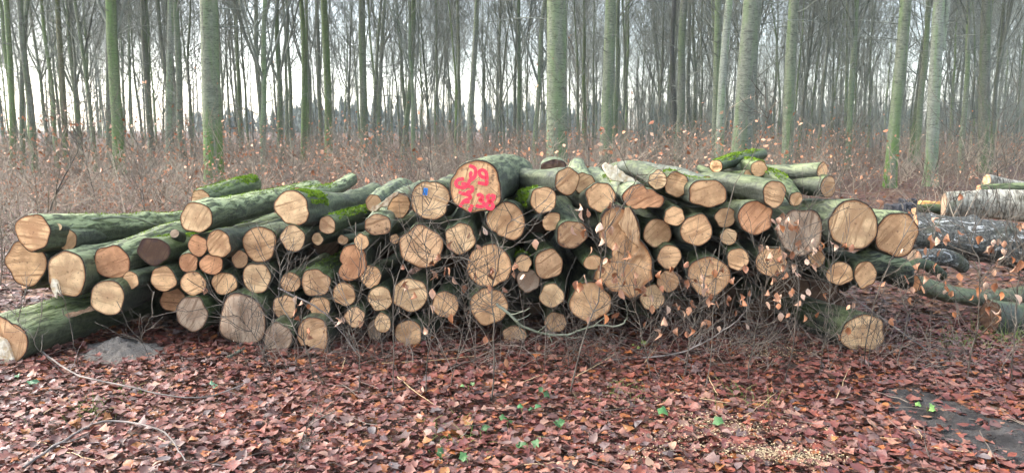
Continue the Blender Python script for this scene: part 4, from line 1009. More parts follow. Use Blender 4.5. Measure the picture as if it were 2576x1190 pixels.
scatter(14, 26, 40, -0.70, -0.25); scatter(8, 30, 42, -0.22, 0.22); scatter(20, 25, 42, 0.2, 0.70)
scatter(40, 42, 75, -0.70, -0.1); scatter(32, 42, 75, -0.15, 0.25); scatter(40, 40, 75, 0.2, 0.70)
scatter(24, 48, 115, -0.70, 0.0); scatter(26, 48, 115, 0.0, 0.70)
scatter(40, 75, 120, -0.70, 0.1); scatter(34, 75, 120, 0.05, 0.70)

# the nearest slim trees can be told apart: count them from the left within their part of the wood
ORD = ['first', 'second', 'third', 'fourth', 'fifth', 'sixth', 'seventh', 'eighth', 'ninth', 'tenth', 'eleventh', 'twelfth', 'thirteenth', 'fourteenth', 'fifteenth', 'sixteenth', 'seventeenth', 'eighteenth', 'nineteenth', 'twentieth']
for zi, zone in enumerate(('left', 'middle', 'right')):
    near = sorted([o for o in COL.objects if o.get('label') == ZL[zi, 0][0]], key=lambda o: o.location.x / o.location.y)
    for k, o in enumerate(near[:20]):
        o['label'] = '%s from the left of the nearest slim bare trees in the %s wood' % (ORD[k], zone)

# distant wood: thin stems and scrub that read as one mass
def far_wood():
    rg = np.random.default_rng(77); n = 900
    y = rg.uniform(95, 185, n); u = rg.uniform(-0.78, 0.78, n)
    keep = rg.random(n) < np.where(u > 0.15, 0.42, np.where(u > -0.25, 0.24, 0.14)); y, u = y[keep], u[keep]; n = len(y)
    x = u * y; H = rg.uniform(14, 23, n); k = 7
    f = np.linspace(0, 1, k); base = np.zeros((n, k, 3))
    base[:, :, 0] = x[:, None] + rg.normal(0, 0.5, (n, 1)) * f + rg.normal(0, 0.12, (n, k)) * f; base[:, :, 1] = y[:, None]; base[:, :, 2] = H[:, None] * f
    r = rg.uniform(0.07, 0.15, n)[:, None] * np.linspace(1, 0.25, k)[None]
    T = Tubes(); T.add(base, r, 5)
    p1, r1 = branchlets(rg, base, r, 14, (0.2, 1.0), 0.22, 0.7, 0.5, 5, 0.4, 0.014); T.add(p1, r1, 3)
    p2, r2 = branchlets(rg, p1, r1, 4, (0.2, 1.0), 0.5, 0.7, 0.2, 3, 0.5, 0.010); T.add(p2, r2, 3)
    o = link('far_wood', T.mesh('far_wood', M_BRANCH)); tag(o, 'dense distant bare wood behind all the single trees', 'woodland', kind='stuff')
far_wood()
def far_scrub():
    rg = np.random.default_rng(78); n = 5200
    y = rg.uniform(32, 95, n); u = rg.uniform(-0.75, 0.75, n)
    keep = rg.random(n) < np.where(u > 0.12, 0.55, np.where(u > -0.3, 0.26, 0.12)); y, u = y[keep], u[keep]; n = len(y)
    x = u * y; H = rg.uniform(1.5, 5.0, n) * np.where(u > 0.1, 1.15, 0.7); k = 5; f = np.linspace(0, 1, k)
    base = np.zeros((n, k, 3)); base[:, :, 0] = x[:, None] + rg.normal(0, 0.35, (n, 1)) * f ** 1.5; base[:, :, 1] = y[:, None] + rg.normal(0, 0.35, (n, 1)) * f; base[:, :, 2] = H[:, None] * f
    r = rg.uniform(0.015, 0.04, n)[:, None] * np.linspace(1, 0.3, k)[None]
    T = Tubes(); T.add(base, r, 3)
    p1, r1 = branchlets(rg, base, r, 7, (0.15, 1.0), 0.35, 0.9, 0.25, 4, 0.55, 0.008); T.add(p1, r1, 3)
    o = link('far_scrub', T.mesh('far_scrub', M_BRANCH)); tag(o, 'tangle of bare scrub between the trunks', 'scrub', kind='stuff')
far_scrub()
def conifer_line():
    rg = np.random.default_rng(79); V = []; T = []
    for i in range(230):
        y = rg.uniform(205, 260); u = rg.uniform(-0.42, 0.72); x = u * y
        h = rg.uniform(6.5, 10.5) * (0.75 if u < -0.3 else 1); tiers = 6
        for tq in range(tiers):
            zb = h * (0.05 + 0.15 * tq); zt = zb + h * 0.32; rb = (1.9 - 0.26 * tq) * rg.uniform(0.8, 1.2); b = len(V); s = 9
            for j in range(s):
                a = 6.283 * j / s; q = rb * rg.uniform(0.6, 1.25); V.append((x + math.cos(a) * q, y + math.sin(a) * q, zb - rg.uniform(0, 0.5)))
            V.append((x, y, min(zt, h)));
            for j in range(s): T.append((b + j, b + (j + 1) % s, b + s))
    o = link('far_conifers', mesh_np('far_conifers', V, None, T, mat=M_FAR, smooth=False)); tag(o, 'dark line of distant conifers beyond the bare wood', 'woodland', kind='stuff')
conifer_line()

# ------------------------------------------------------------------ undergrowth behind the pile
def brush():
    rg = np.random.default_rng(55)
    n = 3600
    y = 7.6 + 42 * rg.random(n) ** 1.2; u = rg.uniform(-0.74, 0.74, n); x = u * y
    keep = ~((u > 0.36) & (y < 19) & (rg.random(n) < 0.88)) & ~((np.abs(u) < 0.6) & (y < 9.3))
    x, y, u = x[keep], y[keep], u[keep]; n = len(x)
    H = 0.3 + 1.0 * rg.random(n) ** 1.8; k = 6; f = np.linspace(0, 1, k)
    lean = rg.normal(0, 0.45, (n, 2))
    base = np.zeros((n, k, 3))
    base[:, :, 0] = x[:, None] + lean[:, :1] * H[:, None] * f ** 1.3 + rg.normal(0, 0.03, (n, k)); base[:, :, 1] = y[:, None] + lean[:, 1:] * H[:, None] * f ** 1.3
    base[:, :, 2] = H[:, None] * f ** 0.9 - 0.02
    r = rg.uniform(0.004, 0.009, n)[:, None] * np.linspace(1, 0.4, k)[None] * (1 + y / 30)[:, None]
    T = Tubes(); T.add(base, r, 3)
    p1, r1 = branchlets(rg, base, r, 6, (0.12, 1.0), 0.6, 1.0, 0.1, 5, 0.7, 0.0028); T.add(p1, r1, 3)
    p2, r2 = branchlets(rg, p1, r1, 3, (0.2, 1.0), 0.5, 0.9, 0.05, 3, 0.7, 0.0022); T.add(p2, r2, 3)
    o = link('undergrowth', T.mesh('undergrowth', M_BRUSH)); tag(o, 'low tangle of bare twigs behind the log pile', 'undergrowth', kind='stuff')
    return p2
brush_p2 = brush()
LEAFC = np.array([(.50, .22, .11), (.58, .30, .17), (.42, .17, .075), (.62, .38, .24), (.36, .14, .07)])
def leaf_quads(rg, pos, size, cols, mat, name):
    n = len(pos)
    d = rg.normal(0, 1, (n, 3)); d[:, 2] -= 0.5; d /= np.linalg.norm(d, axis=1, keepdims=True)
    s = np.cross(d, rg.normal(0, 1, (n, 3))); s /= np.linalg.norm(s, axis=1, keepdims=True); w = np.cross(d, s)
    L = size[:, None]
    a = pos; t = pos + d * L; l = pos + d * L * 0.45 + s * L * 0.32 + w * L * 0.12; r = pos + d * L * 0.45 - s * L * 0.32 + w * L * 0.12
    V = np.stack([a, l, t, r], 1).reshape(-1, 3); i = np.arange(n)[:, None] * 4
    T = np.concatenate([i + [0, 1, 2], i + [0, 2, 3]])
    return mesh_np(name, V, None, T, mat=mat, col=np.repeat(cols, 4, axis=0))
def brush_leaves():
    rg = np.random.default_rng(56); tips = brush_p2[:, -1]
    m = np.array([mnoise.noise(Vector((p[0] * 0.28, p[1] * 0.22, 3.3))) for p in tips])
    pr = np.clip((m - 0.02) * 2.4 * (1 + 0.7 * (tips[:, 0] > 0)), 0.03, 0.95); sel = tips[rg.random(len(tips)) < pr]
    o = link('dry_brush_leaves', leaf_quads(rg, sel, rg.uniform(0.05, 0.095, len(sel)), LEAFC[rg.integers(0, 5, len(sel))] * rg.uniform(0.7, 1.1, (len(sel), 1)), M_BRLEAF, 'dry_brush_leaves'))
    tag(o, 'russet leaves still hanging on the low undergrowth', 'leaves', kind='stuff')
brush_leaves()

# ------------------------------------------------------------------ leaf shapes
def leaf_template(kind):
    """flat leaf, stalk at origin, tip at y=1; midrib vertices first"""
    if kind == 'beech':
        mid = [(0, 0), (0, .3), (0, .62), (0, 1)]; w = [(.17, .14), (.30, .40), (.23, .68), (.07, .90)]
    else:
        mid = [(0, 0), (0, .3), (0, .62), (0, 1)]; w = [(.42, .10), (.30, .28), (.50, .52), (.22, .74)]
    V = mid + [(x, y) for x, y in w] + [(-x, y) for x, y in w]
    T = []
    for o, fl in ((4, False), (8, True)):
        tri = [(0, o, 1), (o, o + 1, 1), (1, o + 1, o + 2), (1, o + 2, 2), (2, o + 2, o + 3), (2, o + 3, 3)]
        T += [t[::-1] if fl else t for t in tri]
    return np.array(V, float), np.array(T)
def leaf_shape(kind, rg, curl, fold, twist=0.0):
    V, T = leaf_template(kind); V = V + rg.normal(0, 0.018, V.shape)
    x, y = V[:, 0], V[:, 1]
    z = curl * (y - 0.45) ** 2 + fold * np.abs(x) + twist * x * (y - 0.5) + rg.normal(0, 0.02, len(V))
    return np.stack([x, y - 0.5, z], 1), T
def make_leaf_meshes(n, mat, seed, strong=False):
    rg = np.random.default_rng(seed); out = []
    for i in range(n):
        k = 'beech' if (strong or rg.random() < 0.6) else 'maple'
        V, T = leaf_shape(k, rg, rg.uniform(-2.0, 1.4) * (1 if strong else .4), rg.uniform(0.0, 1.5 if strong else 0.8), rg.normal(0, 1.2 if strong else 0.6))
        out.append(mesh_np('leaf', V, None, T, mat=mat))
    return out

# ------------------------------------------------------------------ saplings and thicket in front of the pile
LEAF_ON_TWIG = make_leaf_meshes(8, M_LEAF, 5, True)
SAPLEAF = [(.40, .19, .10), (.50, .28, .17), (.38, .15, .06), (.58, .38, .26), (.30, .115, .05)]
leaf_total = 0
def sapling(label, pts, Yb=None, w=3.0, twigs=16, leaves=6, seed=0, tl=0.32, leaf_zone=(0.3, 1.0), grp='beech saplings in front of the pile', lsize=(0.042, 0.066), yw=0.05, k=16, color=None):
    """pts: stem from the ground up, in picture coordinates"""
    global leaf_total
    rg = np.random.default_rng(900 + seed)
    x0, y0 = pts[0]; Y = Yb if Yb else ground_Y(y0)
    wander = np.cumsum(rg.normal(0, yw, len(pts))); wander -= wander[0]
    base = P(x0, y0, Y)
    W = np.array([P(x, y, Y + wander[i]) for i, (x, y) in enumerate(pts)])
    path = smooth_path(W, k) - np.array(base); path[1:-1] += rg.normal(0, 0.004, (k - 2, 3))
    root = empty('sapling', base); tag(root, label, 'sapling', grp)
    r = w / 2 * Y / FPX; rad = r * np.linspace(1, 0.4, k)
    T = Tubes(); T.add(path[None], rad[None], 6); link('stem', T.mesh('stem', M_STEM), root)
    Lst = np.linalg.norm(path[-1] - path[0])
    p1, r1 = branchlets(rg, path[None], rad[None], twigs, (0.22, 1.0), tl / max(Lst, 0.3), 1.1, 0.12, 6, 0.6, 0.0025)
    p2, r2 = branchlets(rg, p1, r1, 3, (0.2, 1.0), 0.5, 0.9, 0.05, 4, 0.7, 0.0015)
    B = Tubes(); B.add(p1, r1, 4); B.add(p2, r2, 3); tag(link('twigs', B.mesh('twigs', M_STEM), root), kind='stuff')
    tips = np.concatenate([p2[:, -1], p1[:, -1]]); hh = (tips[:, 2] - path[0, 2]) / max(0.2, path[:, 2].max())
    cand = tips[(hh > leaf_zone[0]) & (hh < leaf_zone[1] + 0.2)]
    if len(cand) == 0: cand = tips
    sel = cand[rg.permutation(len(cand))[:leaves]]
    for q in sel:
        o = link('leaf', LEAF_ON_TWIG[int(rg.integers(0, 8))], root, np.array(SAPLEAF[int(rg.integers(0, 5))]) * rg.uniform(0.75, 1.0))
        s = rg.uniform(*lsize); o.scale = (s * 1.05, s, s)
        rot = Matrix.Rotation(rg.uniform(0, 6.28), 3, 'Z') @ Matrix.Rotation(math.radians(rg.uniform(-150, -60)), 3, 'X') @ Matrix.Rotation(rg.uniform(-0.9, 0.9), 3, 'Y')
        o.rotation_euler = rot.to_euler(); o.location = Vector(q) + rot @ Vector((0, s * 0.5, 0)); leaf_total += 1
R_ = lambda reg, L: [rz(reg, *p) for p in L]
sapling('slender forked sapling before the grey split log', [(790, 965)] + R_(2, [(745, 1080), (680, 960), (590, 800), (575, 690), (575, 560), (548, 470)]), seed=1, w=4.2, twigs=22, leaves=7, leaf_zone=(0.1, 0.55))
sapling('thin sapling reaching up across the blue tagged log', [(990, 990)] + R_(3, [(345, 1190), (345, 860), (380, 700), (430, 560), (480, 440), (545, 330), (605, 225)]), seed=2, w=3.4, twigs=16, leaves=5, leaf_zone=(0.25, 0.6))
sapling('upright thin sapling before the large pale lower log', [(1072, 1000)] + R_(3, [(545, 1150), (545, 960), (535, 700), (560, 580)]), seed=3, w=3.4, twigs=20, leaves=9, leaf_zone=(0.3, 0.8))
sapling('sapling with a bare tip before the large log right of the numbered one', [(1236, 1010)] + R_(3, [(930, 1150), (915, 900), (915, 790), (960, 640), (1000, 470), (1030, 390)]), seed=4, w=4.2, twigs=20, leaves=12, leaf_zone=(0.3, 0.75))
sapling('tall leafy sapling crossing the torn butt', [(1435, 985)] + R_(4, [(530, 1180), (580, 1000), (640, 880), (650, 700), (680, 590), (680, 480), (740, 380), (830, 270), (865, 140)]), seed=5, w=4.6, twigs=22, leaves=24, leaf_zone=(0.2, 0.72), lsize=(0.05, 0.075))
sapling('thin whip rising past the wide oval log end', [(1770, 990), (1790, 890), (1800, 700), (1838, 492), (1890, 400), (1930, 310), (1938, 280)], seed=6, w=3.2, twigs=6, leaves=4, leaf_zone=(0.1, 0.5), tl=0.25)
sapling('sapling before the weathered grey log end', [(1972, 970)] + R_(5, [(860, 1190), (900, 900), (890, 640), (860, 570), (930, 450), (1005, 260)]), seed=7, w=3.6, twigs=22, leaves=22, leaf_zone=(0.15, 0.7), lsize=(0.042, 0.066))
sapling('bushy russet leaved sapling low before the right logs', [(1720, 960), (1735, 850), (1760, 760), (1775, 690)], seed=8, w=3.4, twigs=26, leaves=30, leaf_zone=(0.15, 1.0), lsize=(0.042, 0.068))
sapling('russet sapling before the broad tan log', [(1880, 960), (1900, 840), (1925, 740), (1930, 660)], seed=9, w=3.2, twigs=26, leaves=24, leaf_zone=(0.15, 1.0), lsize=(0.04, 0.064))
sapling('low russet sapling left of the lone yellow log', [(2060, 950), (2075, 850), (2090, 720), (2085, 640)], seed=10, w=3.2, twigs=24, leaves=22, leaf_zone=(0.2, 1.0), lsize=(0.04, 0.064))
sapling('sapling crossing the lone yellow log and the far right end', [(2175, 925)] + R_(6, [(275, 1150), (300, 960), (380, 700), (430, 600), (520, 430), (640, 200), (690, 80)]), seed=11, w=3.8, twigs=18, leaves=14, leaf_zone=(0.2, 0.7), lsize=(0.045, 0.07))
sapling('thin dark sapling between the pile and the birch logs', [(2255, 925)] + R_(6, [(510, 960), (560, 850), (650, 520), (780, 230), (850, 60)]), seed=12, w=3.0, twigs=16, leaves=6, leaf_zone=(0.2, 0.7), lsize=(0.045, 0.07))
sapling('tall pale sapling before the dark birch log', [(2435, 960)] + R_(6, [(880, 1190), (930, 900), (930, 650), (880, 500), (780, 250)]), seed=13, w=4.6, twigs=20, leaves=22, leaf_zone=(0.2, 0.65), lsize=(0.04, 0.064))
sapling('russet sapling at the right picture edge', [(2545, 960), (2550, 850), (2560, 740), (2570, 640), (2600, 560)], seed=14, w=4.0, twigs=30, leaves=34, leaf_zone=(0.2, 0.8), lsize=(0.045, 0.07), tl=0.4)
sapling('dark whip curving over the thick log at the left edge', R_(1, [(400, 1230), (230, 1060), (180, 970), (100, 880), (85, 740)]), seed=15, w=2.6, twigs=10, leaves=0, tl=0.25)
sapling('pale green stem hanging before the left log ends', R_(1, [(465, 1180), (430, 1040), (400, 880), (355, 730)]), seed=16, w=3.0, twigs=2, leaves=0, tl=0.1)
sapling('small bare sapling before the soil mound', R_(1, [(910, 1180), (830, 1030), (820, 990), (860, 890), (890, 840)]), seed=17, w=2.6, twigs=9, leaves=0, tl=0.25)
sapling('bare twiggy sapling before the brown ground log', [(900, 1000), (905, 900), (880, 810), (905, 740), (900, 690)], seed=18, w=2.8, twigs=22, leaves=4, leaf_zone=(0.1, 0.5))
sapling('bare sapling left of the green fallen branch', [(1130, 985), (1150, 900), (1170, 800), (1160, 720), (1185, 650)], seed=19, w=2.6, twigs=24, leaves=9, leaf_zone=(0.3, 0.8))
sapling('sapling with dry leaves below the torn butt', [(1640, 960), (1620, 870), (1590, 760), (1550, 690)], seed=20, w=2.6, twigs=22, leaves=18, leaf_zone=(0.2, 0.9), lsize=(0.05, 0.08))
sapling('pale leaning sapling at the lower left of the split log', [(690, 950), (650, 860), (600, 800), (560, 760)], seed=21, w=2.4, twigs=16, leaves=1, tl=0.28)
sapling('single thin stem in the foreground leaves, left of centre', [(740, 1190), (760, 1110), (790, 1040), (812, 960)], seed=22, w=3.0, twigs=6, leaves=0, tl=0.15)
# behind the pile
BG = 'young beeches behind the pile'
def bsap(label, x, y0, h_px, Y, leaves, seed, **kw):
    sapling(label, [(x, y0), (x + 3, y0 - h_px * 0.35), (x - 4, y0 - h_px * 0.7), (x + 2, y0 - h_px)], Yb=Y, seed=seed, twigs=kw.pop('twigs', 34), leaves=leaves, grp=BG, w=kw.pop('w', 2.2), tl=kw.pop('tl', 0.7), lsize=kw.pop('lsize', (0.03, 0.05)), leaf_zone=(0.1, 1.0), **kw)
sapling('grey dead branch standing at the left behind the top left log', [(126, 530), (150, 470), (185, 400), (214, 335)], Yb=7.6, seed=30, w=5.0, twigs=10, leaves=3, tl=0.5, grp=BG)
sapling('thin young beech with orange leaves above the left logs', [(240, 500), (225, 440), (208, 370), (207, 320)], Yb=8.4, seed=31, w=2.6, twigs=30, leaves=40, tl=0.8, grp=BG)
def gsap(label, x, Y, htop, leaves, seed, **kw):
    y0 = 595 - FPX * math.tan(PITCH - math.atan(EYE / Y)); bsap(label, x, y0, y0 - htop, Y, leaves, seed, **kw)
gsap('orange leaved young beech over the left logs', 360, 9.5, 350, 46, 32, tl=0.9)
gsap('young beech with russet leaves right of the mossy footed trunk', 740, 12.0, 350, 36, 33, tl=0.9)
gsap('spreading young beech before the thickest trunk', 1480, 11.5, 170, 4, 34, tl=1.5, w=3.0, twigs=14)
gsap('reddest young beech between the slim grey and speckled trunks', 1758, 14.0, 345, 170, 35, tl=0.9, twigs=60)
gsap('russet young beech behind the long level stem', 2112, 14.5, 360, 170, 36, tl=0.9, twigs=60)
gsap('young beech with russet leaves left of the thickest trunk', 1330, 13.0, 360, 150, 37, tl=0.9, twigs=56)
gsap('twiggy bare young tree at the right edge', 2510, 11.0, 300, 4, 38, tl=1.5, w=4.0, twigs=26)
gsap('bare twiggy young tree left of the mossy footed trunk', 470, 12.5, 230, 2, 39, tl=1.4, twigs=18)
gsap('bare young tree right of the mossy footed trunk', 640, 13.0, 200, 3, 40, tl=1.4, twigs=18)
gsap('bare young tree above the grey stub row', 1990, 12.0, 290, 5, 41, tl=1.2, twigs=16)
gsap('bare arching young tree at the far left', 90, 10.0, 300, 8, 42, tl=1.4, twigs=18)
gsap('bare young tree between centre trunks', 1080, 14.0, 300, 6, 43, tl=1.2, twigs=18)

def thicket():
    rg = np.random.default_rng(321); n = 230
    px = np.concatenate([rg.uniform(600, 1500, int(n * .42)), rg.uniform(1450, 2250, int(n * .46)), rg.uniform(2200, 2576, n - int(n * .42) - int(n * .46))])
    py = rg.uniform(880, 945, n)
    st = np.array([G(x, y) for x, y in zip(px, py)])
    H = rg.uniform(0.15, 0.55, n); k = 7; base = np.zeros((n, k, 3)); base[:, 0] = st
    d = rg.normal(0, 0.55, (n, 3)); d[:, 1] *= 0.45; d[:, 2] = rg.uniform(0.3, 1.0, n); d /= np.linalg.norm(d, axis=1, keepdims=True)
    for j in range(1, k):
        d = d + rg.normal(0, 0.20, (n, 3)); d[:, 1] *= 0.85; d[:, 2] -= 0.05; d /= np.linalg.norm(d, axis=1, keepdims=True)
        base[:, j] = base[:, j - 1] + d * (H / (k - 1))[:, None]
        base[:, j, 2] = np.maximum(base[:, j, 2], 0.03)
    r = rg.uniform(0.0016, 0.0034, n)[:, None] * np.linspace(1, 0.5, k)[None]
    T = Tubes(); T.add(base, r, 4)
    p1, r1 = branchlets(rg, base, r, 4, (0.15, 1.0), 0.6, 0.9, 0.0, 5, 0.7, 0.0011); T.add(p1, r1, 3)
    p2, r2 = branchlets(rg, p1, r1, 1, (0.2, 1.0), 0.6, 0.9, 0.0, 3, 0.8, 0.0011); T.add(p2, r2, 3)
    o = link('twig_thicket', T.mesh('twig_thicket', M_THICK)); tag(o, 'tangle of fine dry twigs along the foot of the pile', 'twigs', kind='stuff')
thicket()

def fallen(label, pts, w, lift=0.02, mat=None, seed=0, twigs=0, Ys=None, name='fallen_branch'):
    rg = np.random.default_rng(4000 + seed)
    if Ys: W = np.array([P(x, y, Ys[i]) for i, (x, y) in enumerate(pts)])
    else: W = np.array([G(x, y) for x, y in pts]); W[:, 2] += [gz(p[0], p[1]) + lift for p in W]
    base = W[0].copy(); k = max(12, 4 * len(pts)); path = smooth_path(W, k) - base; path += rg.normal(0, 0.002, path.shape)
    r = w / 2 * W[0, 1] / FPX
    root = empty(name, base); tag(root, label, 'branch' if name == 'fallen_branch' else 'stalk', 'fallen branches' if name == 'fallen_branch' else 'straw stalks on the leaves')
    rad = r * np.linspace(1, 0.5, k); T = Tubes(); T.add(path[None], rad[None], 6); link('stem', T.mesh('stem', mat or M_STEM), root)
    if twigs:
        p1, r1 = branchlets(rg, path[None], rad[None], twigs, (0.1, 1.0), 0.16, 0.9, 0.1, 5, 0.55, 0.0014); B = Tubes(); B.add(p1, r1, 4); tag(link('twigs', B.mesh('twigs', mat or M_STEM), root), kind='stuff')
M_GREENST = mat_twig('green_branch', (0.10, 0.11, 0.07), (0.24, 0.25, 0.18), 6.0)
M_GREYST = mat_twig('grey_branch', (0.10, 0.085, 0.075), (0.26, 0.22, 0.19), 6.0)
fallen('grey fallen branch arching over the leaves at lower left', [(60, 1200), (150, 1140), (265, 1082), (400, 1110), (440, 1150), (470, 1195)], 8, 0.05, M_GREYST, 1, 6)
fallen('long thin whip bowed across the left foreground leaves', [(110, 905), (190, 965), (330, 1005), (440, 1025), (530, 1020), (620, 985)], 4.5, 0.06, M_GREYST, 2, 3)
fallen('green forked branch lying in front of the lower centre logs', R_(4, [(45, 895), (130, 960), (190, 1020), (310, 1065), (440, 1075), (560, 1040), (640, 1020), (760, 1020), (805, 970)]), 8, 0.0, M_GREENST, 3, 10, Ys=[5.15, 5.12, 5.1, 5.08, 5.06, 5.05, 5.05, 5.05, 5.05])
fallen('long grey branch propped right of the lone yellow log', [(2330, 880), (2260, 830), (2190, 780), (2130, 735)], 5, 0.0, M_GREYST, 4, 4, Ys=[5.35, 5.25, 5.2, 5.15])
fallen('thin arched branch before the lower right logs', [(1540, 905), (1700, 890), (1790, 850), (1870, 790), (1890, 740)], 5, 0, M_GREYST, 5, 8, Ys=[5.1, 5.1, 5.08, 5.05, 5.05])
fallen('blue grey forked stick before the brown ground log', [(700, 725), (790, 770), (830, 800), (870, 850), (900, 890)], 4.5, 0, M_GREYST, 6, 8, Ys=[5.2, 5.18, 5.15, 5.1, 5.05])
fallen('dark green stick on the ground below the split log', [(570, 915), (640, 880), (690, 862)], 9, 0.03, M_GREENST, 7, 0)
fallen('thin arching pole across the top left logs', R_(1, [(380, 310), (500, 305), (680, 290), (790, 300), (870, 325), (920, 335)]), 7, 0, M_GREENST, 8, 0, Ys=[5.75, 5.9, 6.1, 6.25, 6.4, 6.5])
rs = random.Random(5)
for i, (x, y, a, L) in enumerate([(110, 1060, -30, 100), (60, 1120, 15, 150), (170, 1160, 20, 90), (400, 1130, 25, 60), (960, 925, -5, 240), (1000, 960, 40, 120), (1290, 985, -25, 90), (1320, 1190, -3, 120), (1700, 1010, 10, 160), (1620, 930, -55, 70), (1860, 1080, -40, 120), (2050, 1080, 40, 110), (2100, 1020, -65, 90), (2300, 1090, 60, 40), (2350, 1150, 10, 180), (1450, 960, -28, 110), (860, 950, -75, 40), (2020, 1150, 48, 60), (2200, 1120, 5, 70), (1780, 960, 65, 60)]):
    q = math.radians(a); pts = [(x, y), (x + L * .5 * math.cos(q), y + L * .5 * math.sin(q) + rs.uniform(-4, 4)), (x + L * math.cos(q), y + L * math.sin(q))]
    fallen('dry straw stalk lying loose on the foreground leaf litter', pts, 2.6, 0.045, M_STRAW, 20 + i, 0, name='straw_stalk')

# ------------------------------------------------------------------ leaf litter
LITC = np.array([(.17, .052, .04), (.22, .085, .065), (.135, .042, .038), (.26, .12, .09), (.28, .095, .03), (.17, .085, .075), (.095, .042, .036), (.31, .16, .11), (.19, .05, .03), (.13, .085, .085)])
LITC = LITC * np.array([0.94, 0.92, 0.82])
LITW = np.array([.16, .14, .14, .09, .08, .12, .14, .04, .06, .06])
def litter(n, sampler, size, simple, seed, name, skip=None):
    rg = np.random.default_rng(seed)
    xy = sampler(rg, n)
    if skip is not None: xy = xy[~skip(xy)]
    n = len(xy)
    z = np.array([gz(x, y) for x, y in xy]) + rg.uniform(0.003, 0.045, n) * (1 if not simple else 0.8)
    s = size[0] + (size[1] - size[0]) * rg.random(n) ** 1.5; yaw = rg.uniform(0, 6.283, n); tx = rg.normal(0, 0.16, n); ty = rg.normal(0, 0.16, n)
    col = LITC[rg.choice(len(LITC), n, p=LITW / LITW.sum())] * rg.uniform(0.75, 1.25, (n, 1))
    if simple:
        tv = np.array([(0, -.5, 0), (.36, 0, .12), (0, .5, 0), (-.36, 0, .12)]); tt = np.array([(0, 1, 2), (0, 2, 3)]); base = np.repeat(tv[None], n, 0)
    else:
        vb, tt = leaf_template('beech'); vm, _ = leaf_template('maple'); m = rg.random(n) < 0.45
        base = np.where(m[:, None, None], vm[None], vb[None]); base = base + rg.normal(0, 0.02, base.shape)
        x, y = base[..., 0], base[..., 1]
        zz = rg.normal(0, 0.55, (n, 1)) * (y - 0.45) ** 2 + rg.uniform(-0.15, 0.7, (n, 1)) * np.abs(x) + rg.normal(0, 0.5, (n, 1)) * x * (y - 0.5) + rg.normal(0, 0.025, x.shape)
        base = np.stack([x * 1.15, y - 0.5, zz], -1)
    b = base * s[:, None, None]
    x, y, zc = b[..., 0], b[..., 1], b[..., 2]
    c, sn = np.cos(tx)[:, None], np.sin(tx)[:, None]; y, zc = y * c - zc * sn, y * sn + zc * c
    c, sn = np.cos(ty)[:, None], np.sin(ty)[:, None]; x, zc = x * c + zc * sn, -x * sn + zc * c
    c, sn = np.cos(yaw)[:, None], np.sin(yaw)[:, None]; x, y = x * c - y * sn, x * sn + y * c
    V = np.stack([x + xy[:, :1], y + xy[:, 1:], np.maximum(zc + z[:, None], z[:, None] * 0.3)], -1); k = V.shape[1]
    T = (tt[None] + (np.arange(n) * k)[:, None, None]).reshape(-1, 3)
    return mesh_np(name, V.reshape(-1, 3), None, T, mat=M_LITTER, col=np.repeat(col, k, 0), smooth=not simple)
def near_s(rg, n):
    y = rg.uniform(2.7, 6.2, n); x = rg.uniform(-1, 1, n) * (0.72 * y + 1.3); return np.stack([x, y], 1)
def near_skip(xy):
    rg = np.random.default_rng(3); out = np.zeros(len(xy), bool)
    for i, (x, y) in enumerate(xy):
        if x > 1.5 and mud_in(x, y) > 0.03: out[i] = rg.random() < 0.78
        elif x < -1.5 and 4.7 < y < 5.8 and mound_in(x, y) > 0.02: out[i] = rg.random() < 0.96
    return out
lit = link('leaf_litter', litter(34000, near_s, (0.026, 0.076), False, 61, 'leaf_litter', near_skip), ground); tag(lit, kind='stuff')
lit3 = link('leaf_litter', litter(38000, near_s, (0.012, 0.034), True, 63, 'leaf_litter', near_skip), ground); tag(lit3, kind='stuff')
def far_s(rg, n):
    y = 6.0 + 24 * rg.random(n) ** 1.6; x = rg.uniform(-1, 1, n) * (0.74 * y + 1.3); return np.stack([x, y], 1)
LITC = LITC * np.array([0.9, 1.08, 1.1])
lit2 = link('leaf_litter', litter(36000, far_s, (0.06, 0.11), True, 62, 'leaf_litter'), ground); tag(lit2, kind='stuff')
GROUND_LEAF = make_leaf_meshes(14, M_LEAF, 71)
rg = np.random.default_rng(72); c = 0
while c < 300:
    x = rg.uniform(-1, 1) * 2.55; y = 3.36 + 0.95 * rg.random() ** 1.2
    if abs(x) > 0.68 * y: continue
    if x > 1.2 and mud_in(x, y) > 0.0 and rg.random() < 0.9: continue
    o = link('leaf', GROUND_LEAF[c % 14], ground, LITC[rg.choice(len(LITC), p=LITW / LITW.sum())] * rg.uniform(0.9, 1.45))
    s = rg.uniform(0.045, 0.08); o.scale = (s * 1.15, s, s); o.location = (x, y, gz(x, y) + rg.uniform(0.035, 0.055)); o.rotation_euler = (rg.normal(0, 0.28), rg.normal(0, 0.28), rg.uniform(0, 6.28)); c += 1

